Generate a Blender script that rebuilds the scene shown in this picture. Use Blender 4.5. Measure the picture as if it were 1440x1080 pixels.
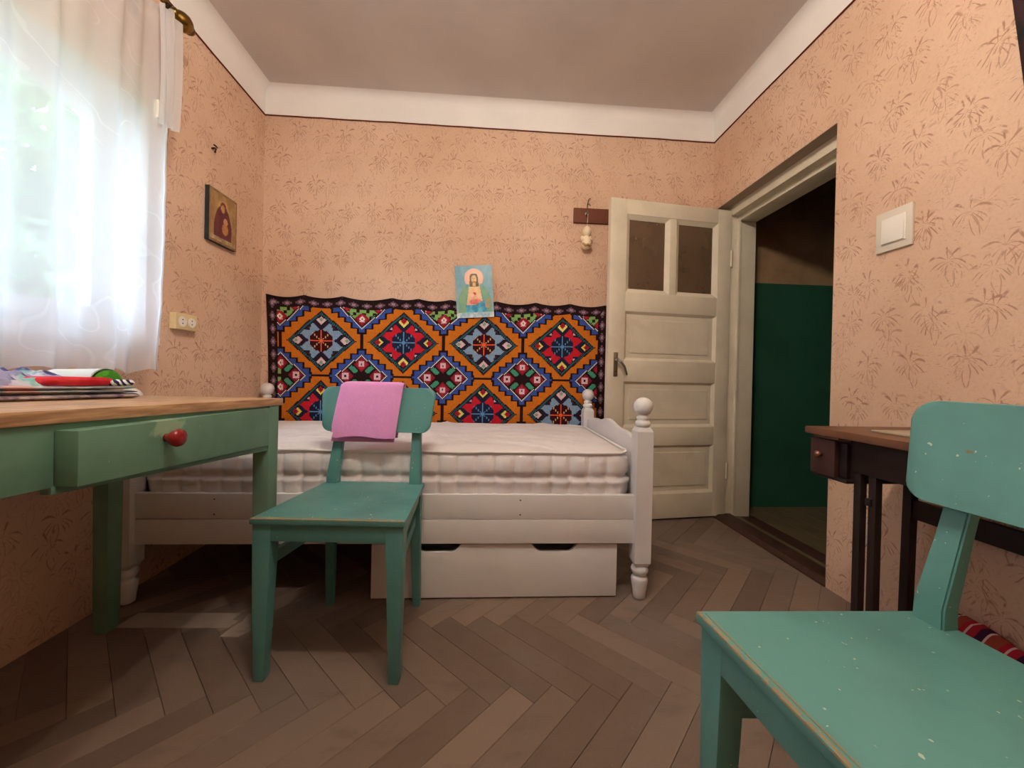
import bpy, bmesh, math, random
from mathutils import Matrix, Vector, noise as mnoise
random.seed(7)
scene = bpy.context.scene
for o in list(bpy.data.objects): bpy.data.objects.remove(o)
COL = scene.collection
R = math.radians

# ------------------------------------------------------------------ camera
def make_camera():
    yaw, pitch, roll = R(3.68), R(-.35), R(-1.21)
    f = Vector((math.sin(yaw)*math.cos(pitch), math.cos(yaw)*math.cos(pitch), math.sin(pitch)))
    r = Vector((math.cos(yaw), -math.sin(yaw), 0)); u = r.cross(f)
    c, s = math.cos(roll), math.sin(roll)
    r2 = c*r - s*u; u2 = s*r + c*u
    cam = bpy.data.cameras.new('camera'); cam.sensor_width = 36; cam.lens = 36*541/1440
    cam.shift_y = -9.2/1440; cam.clip_start = .02
    o = bpy.data.objects.new('camera', cam); COL.objects.link(o)
    o.matrix_world = Matrix(((r2.x, u2.x, -f.x, 0), (r2.y, u2.y, -f.y, 0), (r2.z, u2.z, -f.z, .88), (0, 0, 0, 1)))
    scene.camera = o
make_camera()

# ------------------------------------------------------------------ light and exposure
SKY, LAMP, EXPOSURE = 1.7, 115.0, 2.65
w = bpy.data.worlds.new('overcast_sky'); scene.world = w; w.use_nodes = True
bg = w.node_tree.nodes['Background']; bg.inputs[0].default_value = (.60, .79, 1.0, 1); bg.inputs[1].default_value = SKY
def portal(loc, rot, sx, sy):
    l = bpy.data.lights.new('window_left_offscreen', 'AREA'); l.shape = 'RECTANGLE'; l.size = sx; l.size_y = sy
    l.cycles.is_portal = True
    o = bpy.data.objects.new('window_left_offscreen', l); COL.objects.link(o); o.location = loc; o.rotation_euler = rot
vs = scene.view_settings
vs.view_transform = 'Standard'; vs.look = 'None'; vs.gamma = 1; vs.exposure = EXPOSURE; vs.use_curve_mapping = False
scene.cycles.adaptive_threshold = .025; scene.cycles.max_bounces = 8; scene.cycles.diffuse_bounces = 5; scene.cycles.transparent_max_bounces = 16
scene.cycles.sample_clamp_indirect = 6

# ------------------------------------------------------------------ helpers
def srgb(r, g, b):
    f = lambda c: (c/255/12.92) if c/255 <= .04045 else ((c/255+.055)/1.055)**2.4
    return (f(r), f(g), f(b), 1)
class MB:
    def __init__(s): s.v = []; s.f = []
    def add(s, v, f):
        n = len(s.v); s.v += [tuple(p) for p in v]; s.f += [tuple(i+n for i in q) for q in f]; return s
    def box(s, x0, y0, z0, x1, y1, z1, ch=0):
        bm = bmesh.new(); bmesh.ops.create_cube(bm, size=1)
        for v in bm.verts:
            v.co = Vector(((x0+x1)/2+v.co.x*(x1-x0), (y0+y1)/2+v.co.y*(y1-y0), (z0+z1)/2+v.co.z*(z1-z0)))
        if ch: bmesh.ops.bevel(bm, geom=list(bm.edges), offset=ch, segments=2, profile=.6, affect='EDGES')
        return s.bm(bm)
    def bm(s, bm):
        bm.verts.index_update()
        s.add([v.co for v in bm.verts], [[v.index for v in f.verts] for f in bm.faces]); bm.free(); return s
    def hexa(s, c, ch=0):
        """8 corners: bottom 4 (ccw) then top 4"""
        bm = bmesh.new(); V = [bm.verts.new(p) for p in c]
        for q in ((3,2,1,0),(4,5,6,7),(0,1,5,4),(1,2,6,5),(2,3,7,6),(3,0,4,7)): bm.faces.new([V[i] for i in q])
        if ch: bmesh.ops.bevel(bm, geom=list(bm.edges), offset=ch, segments=2, profile=.6, affect='EDGES')
        return s.bm(bm)
    def prism(s, pts, axis, a, b, ch=0):
        """polygon pts in the plane across axis, extruded from a to b"""
        def P(p, t):
            return {'x': (t, p[0], p[1]), 'y': (p[0], t, p[1]), 'z': (p[0], p[1], t)}[axis]
        bm = bmesh.new(); A = [bm.verts.new(P(p, a)) for p in pts]; B = [bm.verts.new(P(p, b)) for p in pts]
        n = len(pts); bm.faces.new(A); bm.faces.new(B[::-1])
        for i in range(n): bm.faces.new((A[i], B[i], B[(i+1) % n], A[(i+1) % n]))
        bmesh.ops.recalc_face_normals(bm, faces=bm.faces)
        if ch: bmesh.ops.bevel(bm, geom=list(bm.edges), offset=ch, segments=2, profile=.6, affect='EDGES')
        return s.bm(bm)
    def lathe(s, prof, c=(0,0,0), n=20, axis='z'):
        v = []; f = []
        for r_, h in prof:
            for k in range(n):
                a = 2*math.pi*k/n; p = (r_*math.cos(a), r_*math.sin(a), h)
                if axis == 'y': p = (p[0], h, p[1])
                if axis == 'x': p = (h, p[0], p[1])
                v.append((p[0]+c[0], p[1]+c[1], p[2]+c[2]))
        for i in range(len(prof)-1):
            for k in range(n):
                f.append((i*n+k, i*n+(k+1) % n, (i+1)*n+(k+1) % n, (i+1)*n+k))
        f.append(tuple(range(n))[::-1]); f.append(tuple(range((len(prof)-1)*n, len(prof)*n)))
        return s.add(v, f)
    def tube(s, path, r, n=8, closed=False):
        path = [Vector(p) for p in path]; m = len(path); v = []; f = []
        up = Vector((.03, .05, 1))
        for i, p in enumerate(path):
            t = (path[(i+1) % m]-path[i-1]) if closed or 0 < i < m-1 else (path[1]-path[0] if i == 0 else path[-1]-path[-2])
            t.normalize(); a = t.cross(up)
            if a.length < .08: a = t.cross(Vector((1, .1, 0)))
            a.normalize(); b = a.cross(t)
            rr = r[i] if isinstance(r, (list, tuple)) else r
            for k in range(n):
                g = 2*math.pi*k/n; v.append(p+a*rr*math.cos(g)+b*rr*math.sin(g))
        for i in range(m if closed else m-1):
            j = (i+1) % m
            for k in range(n): f.append((i*n+k, i*n+(k+1) % n, j*n+(k+1) % n, j*n+k))
        if not closed: f += [tuple(range(n))[::-1], tuple(range((m-1)*n, m*n))]
        return s.add(v, f)
    def grid(s, fn, nu, nv):
        v = [fn(i/nu, j/nv) for j in range(nv+1) for i in range(nu+1)]
        f = [(j*(nu+1)+i, j*(nu+1)+i+1, (j+1)*(nu+1)+i+1, (j+1)*(nu+1)+i) for j in range(nv) for i in range(nu)]
        return s.add(v, f)
    def build(s, name, mat, parent=None, smooth=False, fix=True):
        me = bpy.data.meshes.new(name); me.from_pydata(s.v, [], s.f); me.update()
        if fix:
            bm = bmesh.new(); bm.from_mesh(me); bmesh.ops.recalc_face_normals(bm, faces=bm.faces); bm.to_mesh(me); bm.free()
        o = bpy.data.objects.new(name, me); COL.objects.link(o)
        me.materials.append(mat)
        if smooth:
            for p in me.polygons: p.use_smooth = True
            if smooth is not True: me.set_sharp_from_angle(angle=R(smooth))
        if parent: o.parent = parent
        return o
def tag(o, label, cat, group=None, kind=None):
    o['label'] = label; o['category'] = cat
    if group: o['group'] = group
    if kind: o['kind'] = kind
    return o
def thing(name, label, cat, loc=(0,0,0), rz=0, group=None):
    o = bpy.data.objects.new(name, None); COL.objects.link(o); o.empty_display_size = .05
    o.location = loc; o.rotation_euler = (0, 0, rz)
    return tag(o, label, cat, group)
def struct(o, label=None):
    o['kind'] = 'structure'
    if label: o['label'] = label
    return o
def struct_empty(name, loc=(0,0,0), rz=0, label=None):
    o = bpy.data.objects.new(name, None); COL.objects.link(o); o.empty_display_size = .05
    o.location = loc; o.rotation_euler = (0, 0, rz); return struct(o, label)
def copy_tree(o, parent=None):
    c = o.copy(); COL.objects.link(c); c.parent = parent
    for ch in list(o.children): copy_tree(ch, c)
    return c
def box_part(name, mat, parent, *a, ch=.002): return MB().box(*a, ch=ch).build(name, mat, parent, smooth=40)
def fbm(x, y, z=0, o=3): return mnoise.fractal(Vector((x, y, z)), .6, 2.0, o)

# ------------------------------------------------------------------ node helpers
class S:
    def __init__(s, m, sock): s.m = m; s.k = sock
    def _b(s, op, o, rev=False): return s.m.math(op, o, s) if rev else s.m.math(op, s, o)
    def __add__(s, o): return s._b('ADD', o)
    __radd__ = __add__
    def __sub__(s, o): return s._b('SUBTRACT', o)
    def __rsub__(s, o): return s._b('SUBTRACT', o, True)
    def __mul__(s, o): return s._b('MULTIPLY', o)
    __rmul__ = __mul__
    def __truediv__(s, o): return s._b('DIVIDE', o)
class Mat:
    def __init__(s, name, rough=.6, spec=.4):
        s.mat = bpy.data.materials.new(name); s.mat.use_nodes = True; s.nt = s.mat.node_tree
        s.bsdf = s.nt.nodes['Principled BSDF']; s.bsdf.inputs['Roughness'].default_value = rough
        s.bsdf.inputs['Specular IOR Level'].default_value = spec
    def n(s, t, **k):
        nd = s.nt.nodes.new(t)
        for a, b in k.items(): setattr(nd, a, b)
        return nd
    def put(s, sock, val):
        if isinstance(val, S): s.nt.links.new(val.k, sock)
        elif isinstance(val, bpy.types.NodeSocket): s.nt.links.new(val, sock)
        else: sock.default_value = val
    def math(s, op, a, b=None, c=None, clamp=False):
        nd = s.n('ShaderNodeMath', operation=op, use_clamp=clamp)
        s.put(nd.inputs[0], a)
        if b is not None: s.put(nd.inputs[1], b)
        if c is not None: s.put(nd.inputs[2], c)
        return S(s, nd.outputs[0])
    def pos(s):
        sep = s.n('ShaderNodeSeparateXYZ'); g = s.n('ShaderNodeNewGeometry'); s.nt.links.new(g.outputs['Position'], sep.inputs[0])
        return [S(s, q) for q in sep.outputs]
    def obj(s): return s.n('ShaderNodeTexCoord').outputs['Object']
    def rnd(s): return S(s, s.n('ShaderNodeObjectInfo').outputs['Random'])
    def vec(s, x, y, z=0.0):
        nd = s.n('ShaderNodeCombineXYZ')
        for i, q in enumerate((x, y, z)): s.put(nd.inputs[i], q)
        return nd.outputs[0]
    def scaled(s, v, sc):
        nd = s.n('ShaderNodeMapping'); s.nt.links.new(v, nd.inputs[0]); nd.inputs['Scale'].default_value = sc; return nd.outputs[0]
    def noise(s, v, scale, detail=3, rough=.55):
        nd = s.n('ShaderNodeTexNoise'); s.nt.links.new(v, nd.inputs['Vector'])
        nd.inputs['Scale'].default_value = scale; nd.inputs['Detail'].default_value = detail; nd.inputs['Roughness'].default_value = rough
        return S(s, nd.outputs['Fac'])
    def white(s, x, y, z=0.0):
        nd = s.n('ShaderNodeTexWhiteNoise', noise_dimensions='3D'); s.nt.links.new(s.vec(x, y, z), nd.inputs['Vector'])
        return S(s, nd.outputs['Value'])
    def step(s, x, a, b):
        nd = s.n('ShaderNodeMapRange', interpolation_type='SMOOTHSTEP'); s.put(nd.inputs[0], x)
        nd.inputs[1].default_value = a; nd.inputs[2].default_value = b
        return S(s, nd.outputs[0])
    def mix(s, f, a, b):
        nd = s.n('ShaderNodeMix', data_type='RGBA'); s.put(nd.inputs['Factor'], f)
        for i, q in ((6, a), (7, b)): s.put(nd.inputs[i], q)
        return nd.outputs[2]
    def attr(s, name): return s.n('ShaderNodeAttribute', attribute_name=name).outputs['Color']
    def bump(s, h, strength=.3, dist=.002):
        nd = s.n('ShaderNodeBump'); nd.inputs['Strength'].default_value = strength; nd.inputs['Distance'].default_value = dist
        s.put(nd.inputs['Height'], h); s.nt.links.new(nd.outputs[0], s.bsdf.inputs['Normal'])
    def color(s, c): s.put(s.bsdf.inputs['Base Color'], c); return s
    def rough(s, v): s.put(s.bsdf.inputs['Roughness'], v)

def plain(name, rgb, rough=.6, spec=.4, var=.12, scale=9, metal=0):
    m = Mat(name, rough, spec); m.bsdf.inputs['Metallic'].default_value = metal
    c = srgb(*rgb); d = tuple(x*(1-var*2) for x in c[:3])+(1,)
    m.color(m.mix(m.step(m.noise(m.obj(), scale, 4), .35, .75), c, d))
    return m.mat
def attr_mat(name, rough=.8, sp=.2, fine=600, strength=.3, dist=.001):
    m = Mat(name, rough, sp); m.color(m.attr('Col'))
    m.bump(m.noise(m.obj(), fine, 2), strength, dist); return m.mat

def palm_wall(name, axis, strength=.66):
    """pink-beige distemper with a rolled-on pattern of palm trees"""
    m = Mat(name, .9, .15); P = m.pos(); u0 = P[0] if axis == 'x' else P[1]; v0 = P[2]
    world = m.vec(P[0], P[1], P[2])
    wob = m.noise(world, 14, 2)
    def layer(ou, ov, W, H, seed):
        v = v0+ov; row = m.math('FLOOR', v/H)
        u = u0+ou+row*(W*.41)
        col = m.math('FLOOR', u/W)
        r1 = m.white(col, row, seed); r2 = m.white(col, row, seed+3.3); r3 = m.white(col, row, seed+7.7)
        x = (m.math('FRACT', u/W)-.5)*W + (r1-.5)*(W*.22) + (wob-.5)*.018
        y = (m.math('FRACT', v/H)-.5)*H + (r2-.5)*(H*.16) - .022 + (wob-.5)*.012
        yy = y + x*x*(19.0)+m.math('ABSOLUTE', x)*(r3-.5)*.25 - .002
        ang = m.math('ARCTAN2', yy, x); rad = m.math('SQRT', x*x+y*y)
        rad2 = m.math('SQRT', x*x+yy*yy)
        n = 10.0
        k = m.math('FRACT', ang*(n/(2*math.pi))+r3)-.5
        d = m.math('ABSOLUTE', m.math('SINE', k*(2*math.pi/n)))*rad2
        width = m.math('ADD', .0008, m.math('MULTIPLY', m.step(rad, .012, .040), .0028))
        line = m.step(d/width, 1.0, .45)
        ring = m.step(rad, .005, .011)*(1.0-m.step(rad, .046, .056))
        low = m.step(m.math('ABSOLUTE', ang+math.pi/2), .35, .6)
        fr = line*ring*low
        ty = m.math('MULTIPLY', m.step(y, -.086, -.080), 1.0-m.step(y, -.012, -.004))
        lens = m.math('MULTIPLY', m.math('SINE', m.math('MULTIPLY', y, 36.0)), .011)
        tx = m.math('ABSOLUTE', m.math('ABSOLUTE', x+y*(r1-.5)*.5+.003)-m.math('ABSOLUTE', lens))
        tr = m.step(tx/.0022, 1.0, .4)*ty
        vis = m.step(m.white(col, row, seed+11.1), .06, .5)
        return m.math('MAXIMUM', fr, tr*.8)*(.35+.65*vis)
    a = layer(0.0, 0.03, .138, .150, 1.0); b = m.math('MAXIMUM', layer(.083, .105, .146, .158, 5.0), layer(.041, .062, .21, .196, 8.0)*.8)
    worn = m.step(m.noise(world, 48, 2), .36, .54)*m.step(m.noise(world, 5, 2), .15, .5)
    sv = m.scaled(world, (26, 26, 95)); dash = m.step(m.noise(sv, 2.4, 2), .61, .67)*m.step(m.noise(world, 11, 2), .46, .60)
    ink = m.math('MINIMUM', m.math('MAXIMUM', m.math('MAXIMUM', a, b)*worn, dash*.6), 1.0)
    base = m.mix(m.step(m.noise(world, 1.7, 4), .3, .75), srgb(224, 192, 167), srgb(209, 174, 148))
    base = m.mix(m.step(m.noise(world, 120, 2), .4, .8)*.25, base, srgb(192, 156, 132))
    m.color(m.mix(ink*strength, base, srgb(150, 96, 78)))
    m.bump(m.noise(world, 170, 3)+ink*.5, .35, .0015)
    return m.mat

def parquet_mat(name, light, dark, sp=.35):
    m = Mat(name, .5, sp); o = m.obj(); P = m.pos(); world = m.vec(P[0], P[1], P[2])
    g = m.noise(m.scaled(o, (4, 60, 4)), 6, 4)
    t = m.math('ADD', m.math('MULTIPLY', m.rnd(), .75), g*.35)
    c = m.mix(m.step(t, .1, 1.0), srgb(*dark), srgb(*light))
    c = m.mix(m.step(m.noise(world, 2.4, 5), .42, .70)*.6, c, srgb(126, 113, 104))
    c = m.mix(m.step(m.noise(m.scaled(world, (3, 9, 3)), 1.6, 4), .55, .72)*.35, c, srgb(96, 82, 74))
    c = m.mix(m.step(m.noise(world, 75, 2), .72, .76)*m.step(m.noise(world, 4, 2), .5, .6)*.6, c, srgb(176, 160, 142))
    m.color(c); m.rough(.40+m.noise(world, 7, 4)*.35); m.bump(g, .25, .001); return m.mat

def paint_mat(name, rgb, chip, seed, rough=.42, sp=.45, dirty=(120, 120, 100), chips=.74, var=.78, grime=.45):
    """old gloss paint with small chips, scuffs and grime"""
    m = Mat(name, rough, sp); o = m.obj(); v = m.n('ShaderNodeMapping'); m.nt.links.new(o, v.inputs[0]); v.inputs['Location'].default_value = (seed, seed*2, seed*3)
    v = v.outputs[0]; c0 = srgb(*rgb); c1 = tuple(x*var for x in c0[:3])+(1,)
    c = m.mix(m.step(m.noise(v, 6, 4), .35, .75), c0, c1)
    c = m.mix(m.step(m.noise(v, 3.2, 5), .60, .75)*grime, c, srgb(*dirty))
    spots = m.step(m.noise(v, 105, 1.2), chips, chips+.03)
    c = m.mix(spots*.8, c, srgb(*chip))
    m.color(c); m.rough(rough-.08+m.noise(v, 8, 4)*.25); m.bump(m.noise(v, 22, 3)-spots*.4, .22, .002); return m.mat

M = {}
M['wall_x'] = palm_wall('palm_wall_back', 'x'); M['wall_y'] = palm_wall('palm_wall_side', 'y'); pass
M['white_plaster'] = plain('white_plaster', (238, 234, 231), .9, .1, .04, 3)
M['ceiling'] = plain('grey_ceiling_paint', (214, 207, 202), .9, .1, .05, 2)
M['red_line'] = plain('red_brown_line', (112, 52, 42), .8, .2)
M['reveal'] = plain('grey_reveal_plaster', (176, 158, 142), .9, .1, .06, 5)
M['parquet'] = parquet_mat('worn_parquet', (138, 118, 103), (108, 90, 78))
M['bare'] = parquet_mat('bare_board', (186, 170, 156), (160, 144, 130))
M['joint'] = plain('joint_dirt', (80, 68, 60), .9, .1)
M['teal'] = paint_mat('teal_chair_paint', (86, 146, 143), (196, 206, 180), .3, .34, .5, (112, 120, 108), .735)
M['teal2'] = paint_mat('teal_chair_paint_second', (98, 158, 152), (206, 220, 196), 2.1, .36, .5, (128, 124, 98), .735)
M['worn_edge'] = paint_mat('worn_seat_edge', (158, 146, 116), (92, 154, 148), .7, .5, .3, (136, 118, 90), .56)
M['green'] = paint_mat('sage_table_paint', (106, 148, 126), (150, 180, 150), 1.4, .5, .4, (104, 122, 104), .78)
def drawer_paint():
    m0 = bpy.data.materials['sage_table_paint'].copy(); m0.name = 'sage_drawer_paint'; m = Mat.__new__(Mat); m.mat = m0; m.nt = m0.node_tree; m.bsdf = m.nt.nodes['Principled BSDF']
    old = m.bsdf.inputs['Base Color'].links[0].from_socket
    sep = m.n('ShaderNodeSeparateXYZ'); o_ = m.obj(); m.nt.links.new(o_, sep.inputs[0]); y, z = S(m, sep.outputs[1]), S(m, sep.outputs[2])
    e = m.math('SQRT', (y+.478)*(y+.478)*.32+(z-.748)*(z-.748))+(m.noise(o_, 45, 3)-.5)*.03
    m.color(m.mix(m.step(e, .027, .019)*.75, old, srgb(150, 178, 148)))
    return m0
M['green_drawer'] = drawer_paint()
M['bed_white'] = paint_mat('white_bed_paint', (224, 223, 223), (214, 196, 174), 4.2, .45, .35, (210, 206, 198), .80, .95, .3)
M['cream_door'] = paint_mat('cream_door_paint', (220, 210, 188), (150, 130, 104), 5.5, .5, .35, (188, 174, 148), .80, .88, .4)
M['hook_wood'] = plain('brown_board', (112, 60, 40), .6, .3)
M['desk_wood'] = plain('dark_desk_wood', (42, 30, 27), .5, .4, .2)
M['desk_top'] = plain('worn_desk_top', (120, 82, 60), .45, .4, .2)
M['desk_drawer'] = plain('maroon_drawer', (74, 48, 46), .45, .4)
M['steel'] = plain('dull_steel', (150, 146, 138), .35, .5, .1, 12, 1)
M['brass'] = plain('aged_brass', (150, 118, 58), .28, .5, .25, 20, 1)
M['dark_metal'] = plain('dark_bracket', (58, 48, 38), .45, .5, .1, 12, .6)
M['cream_plastic'] = plain('cream_plastic', (226, 206, 156), .4, .5, .03)
M['white_plastic'] = plain('white_plastic', (238, 234, 224), .35, .5, .02)
M['black'] = plain('black_hole', (24, 22, 22), .8, .2)
M['red_gloss'] = plain('red_knob_paint', (150, 24, 24), .2, .6)
M['print'] = attr_mat('printed_card', .35, .4, 300, .05)
M['carpet'] = attr_mat('woven_carpet', .95, .1, 500, .6, .002)
M['pink'] = Mat('pink_terry', .95, .1)
m = M['pink']; m.color(m.mix(m.noise(m.obj(), 220, 2), srgb(232, 168, 216), srgb(214, 138, 198))); m.bump(m.noise(m.obj(), 420, 2), .5, .002); M['pink'] = m.mat
M['hall_green'] = plain('dark_green_gloss', (46, 92, 72), .35, .5, .1, 4)
M['hall_beige'] = plain('hall_beige', (170, 138, 104), .85, .2)
M['hall_floor'] = plain('olive_floor_paint', (104, 92, 68), .45, .4, .15, 5)
M['sill'] = plain('dark_door_sill', (70, 46, 36), .5, .4, .2, 7)
M['win_white'] = plain('window_paint', (238, 240, 242), .4, .4, .03)

# table top planks
m = Mat('scrubbed_pine', .6, .3); o_ = m.obj(); g = m.noise(m.scaled(o_, (40, 3, 40)), 3, 4)
c = m.mix(m.step(g+m.rnd()*.2, .35, .75), srgb(206, 168, 128), srgb(158, 120, 88))
m.color(m.mix(m.step(m.noise(o_, 4, 4), .55, .75)*.5, c, srgb(150, 132, 116))); m.bump(g, .3, .001); M['pine'] = m.mat
# mattress ticking: white with faint scroll embroidery and a grey-blue side band
m = Mat('white_ticking', .85, .2); o_ = m.obj()
wv = m.n('ShaderNodeTexWave', wave_type='RINGS', rings_direction='SPHERICAL'); wv.inputs['Scale'].default_value = 2.4; wv.inputs['Distortion'].default_value = 16; wv.inputs['Detail'].default_value = 1; wv.inputs['Detail Scale'].default_value = 1.8
m.nt.links.new(o_, wv.inputs['Vector']); scr = m.step(S(m, wv.outputs['Fac']), .985, 1.0)
c = m.mix(m.step(m.noise(o_, 5, 4), .4, .8), srgb(226, 223, 225), srgb(214, 208, 208))
m.color(m.mix(scr*.18, c, srgb(196, 192, 198))); m.bump(m.noise(o_, 18, 3)+m.noise(o_, 300, 1)*.15, .35, .004); M['ticking'] = m.mat
M['piping'] = plain('white_piping', (232, 230, 228), .8, .2, .03)
# brown, dirty door glass
m = Mat('brown_door_glass', .25, .5); m.color(m.mix(m.noise(m.obj(), 5, 4), srgb(128, 104, 82), srgb(98, 80, 62)))
tr = m.n('ShaderNodeBsdfTransparent'); tr.inputs[0].default_value = (.8, .72, .6, 1); mx = m.n('ShaderNodeMixShader'); mx.inputs[0].default_value = .72
m.nt.links.new(tr.outputs[0], mx.inputs[1]); m.nt.links.new(m.bsdf.outputs[0], mx.inputs[2]); m.nt.links.new(mx.outputs[0], m.nt.nodes['Material Output'].inputs[0]); M['door_glass'] = m.mat
# clear window glass
m = Mat('window_glass', .05, .5); tr = m.n('ShaderNodeBsdfTransparent'); gl = m.n('ShaderNodeBsdfGlossy'); gl.inputs['Roughness'].default_value = .05; mx = m.n('ShaderNodeMixShader'); mx.inputs[0].default_value = .06
m.nt.links.new(tr.outputs[0], mx.inputs[1]); m.nt.links.new(gl.outputs[0], mx.inputs[2]); m.nt.links.new(mx.outputs[0], m.nt.nodes['Material Output'].inputs[0]); M['glass'] = m.mat
# sheer curtain
def sheer(name, openness, tint):
    m = Mat(name); df = m.n('ShaderNodeBsdfDiffuse'); tl = m.n('ShaderNodeBsdfTranslucent'); tr = m.n('ShaderNodeBsdfTransparent')
    df.inputs[0].default_value = tint; tl.inputs[0].default_value = tint
    a = m.n('ShaderNodeMixShader'); a.inputs[0].default_value = .55; b = m.n('ShaderNodeMixShader')
    o_ = m.obj(); wv = m.n('ShaderNodeTexWave', wave_type='RINGS', rings_direction='X'); wv.inputs['Scale'].default_value = 3.2; wv.inputs['Distortion'].default_value = 14; wv.inputs['Detail'].default_value = 1.5; wv.inputs['Detail Scale'].default_value = 1.6
    m.nt.links.new(o_, wv.inputs['Vector'])
    lace = m.step(S(m, wv.outputs['Fac']), .975, 1.0)*m.step(m.noise(o_, 4, 1), .48, .55)
    m.put(b.inputs[0], m.math('ADD', 1.0-openness, lace*.07, clamp=True))
    m.nt.links.new(df.outputs[0], a.inputs[1]); m.nt.links.new(tl.outputs[0], a.inputs[2])
    m.nt.links.new(tr.outputs[0], b.inputs[1]); m.nt.links.new(a.outputs[0], b.inputs[2])
    m.nt.links.new(b.outputs[0], m.nt.nodes['Material Output'].inputs[0]); return m.mat
M['sheer'] = sheer('sheer_lace', .24, (.82, .82, .84, 1)); M['sheer2'] = sheer('sheer_valance', .15, (.82, .82, .84, 1))
def emit(name, col, s):
    m = Mat(name); e = m.n('ShaderNodeEmission'); e.inputs[0].default_value = col; e.inputs[1].default_value = s
    m.nt.links.new(e.outputs[0], m.nt.nodes['Material Output'].inputs[0]); return m.mat

# ------------------------------------------------------------------ room shell
XL, XR, YB, YR, ZL, ZC = -1.389, 1.464, 2.456, -1.9, 2.44, 2.60
WY0, WY1, WZ0, WZ1 = .42, 1.66, 1.0, 1.93          # left window opening
DY0, DY1, DZ = 1.552, 2.405, 1.984                  # doorway in the right wall
T = .26
struct(MB().box(XL-T, YB, -.1, XR+T, YB+.07, 2.75).build('wall_back', M['wall_x']), 'pinkish beige back wall with brown palm tree pattern')
wl = MB()
wl.box(XL-T, YR-.1, -.1, XL, WY0, 2.75).box(XL-T, WY1, -.1, XL, YB+.07, 2.75).box(XL-T, WY0, -.1, XL, WY1, WZ0).box(XL-T, WY0, WZ1, XL, WY1, 2.75)
struct(wl.build('wall_left', M['wall_y']), 'shaded beige palm patterned wall with the window')
wr = MB(); XW = XR+.236
wr.box(XR, YR-.1, -.1, XW, DY0, 2.75).box(XR, DY1, -.1, XW, YB, 2.75).box(XR, DY0, DZ, XW, DY1, 2.75)
struct(wr.build('wall_right', M['wall_y']), 'bright beige palm patterned wall with the doorway')
struct(MB().box(XL-T, YR-.25, -.1, XR+T, YR, 2.75).build('wall_rear', M['wall_x']), 'palm patterned rear wall')
struct(MB().box(XL-T, YR-.25, ZC, XR+T, YB+.07, ZC+.1).build('ceiling', M['ceiling']), 'plain grey painted ceiling')
# white band under the ceiling, rounded into it, and the red line below it
def band(name, p0, p1, nrm):
    prof = [(0, ZL), (.006, ZL)]+[(.006, 2.545)]
    for k in range(1, 7):
        a = k/6*math.pi/2; prof.append((.006+.05*(1-math.cos(a)), 2.545+.055*math.sin(a)))
    prof.append((0, ZC)); v = []; f = []
    for p in (p0, p1):
        for d, z in prof: v.append((p[0]+nrm[0]*d, p[1]+nrm[1]*d, z))
    n = len(prof)
    for i in range(n): f.append((i, (i+1) % n, n+(i+1) % n, n+i))
    f += [tuple(range(n)), tuple(range(n, 2*n))]
    return struct(MB().add(v, f).build(name, M['white_plaster'], smooth=50))
band('trim_1', (XL, YB), (XR, YB), (0, -1)); band('trim_2', (XL, YR), (XL, YB), (1, 0)); band('trim_3', (XR, YR), (XR, YB), (-1, 0))
def wob_line(name, p0, p1, n=60):
    path = []
    for i in range(n+1):
        t = i/n; path.append((p0[0]+(p1[0]-p0[0])*t, p0[1]+(p1[1]-p0[1])*t, ZL-.002+.003*fbm(t*9, p0[0]*3)))
    return struct(MB().tube(path, .0042, 5).build(name, M['red_line']), 'thin red brown painted line under the white band')
wob_line('trim_4', (XL, YB-.004), (XR, YB-.004)); wob_line('trim_5', (XL+.004, YR), (XL+.004, YB)); wob_line('trim_6', (XR-.004, YR), (XR-.004, YB))

# floor: base plus herringbone parquet
floor = struct(MB().box(XL-T, YR-.25, -.10, XW-.15, YB+.07, -.006).build('floor', M['joint']), 'worn grey brown herringbone parquet floor')
def herringbone():
    Lp, Wp, gap = .4525, .083, .0005
    me = bpy.data.meshes.new('plank')
    bm = bmesh.new(); bmesh.ops.create_cube(bm, size=1)
    for v in bm.verts: v.co = Vector((v.co.x*(Lp-2*gap), v.co.y*(Wp-2*gap), v.co.z*.012))
    bmesh.ops.bevel(bm, geom=[e for e in bm.edges if all(v.co.z > 0 for v in e.verts)], offset=.0008, segments=1, affect='EDGES')
    bm.to_mesh(me); bm.free(); me.materials.append(M['parquet'])
    s2 = math.sqrt(.5); pos = []
    # lattice in plank axes a=(1,1)/rt2, b=(-1,1)/rt2 : classic herringbone staircase
    for i in range(-70, 71):
        for j in range(-14, 15):
            ax, bx = i*Wp+j*Lp, i*Wp-j*Lp               # corner of an L-shaped pair
            for kind in (0, 1):
                if kind == 0: a, b, rot = ax+Lp/2, bx+Wp/2, R(45)
                else: a, b, rot = ax+Wp/2+0, bx+Wp+Lp/2, R(135)
                x = (a-b)*s2; y = (a+b)*s2
                # bands run along x, one band joint near y = 1.08
                pos.append((y, x+.12, kind, rot))
    out = []
    for (p, q, kind, rot) in pos:
        # swap axes so that zigzag bands run along x
        x, y = p, q
        ang = math.pi/2-rot
        if XL-.35 < x < XR+.35 and YR-.35 < y < YB+.35: out.append((x, y, ang))
    return me, out
plank_me, planks = herringbone()
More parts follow.
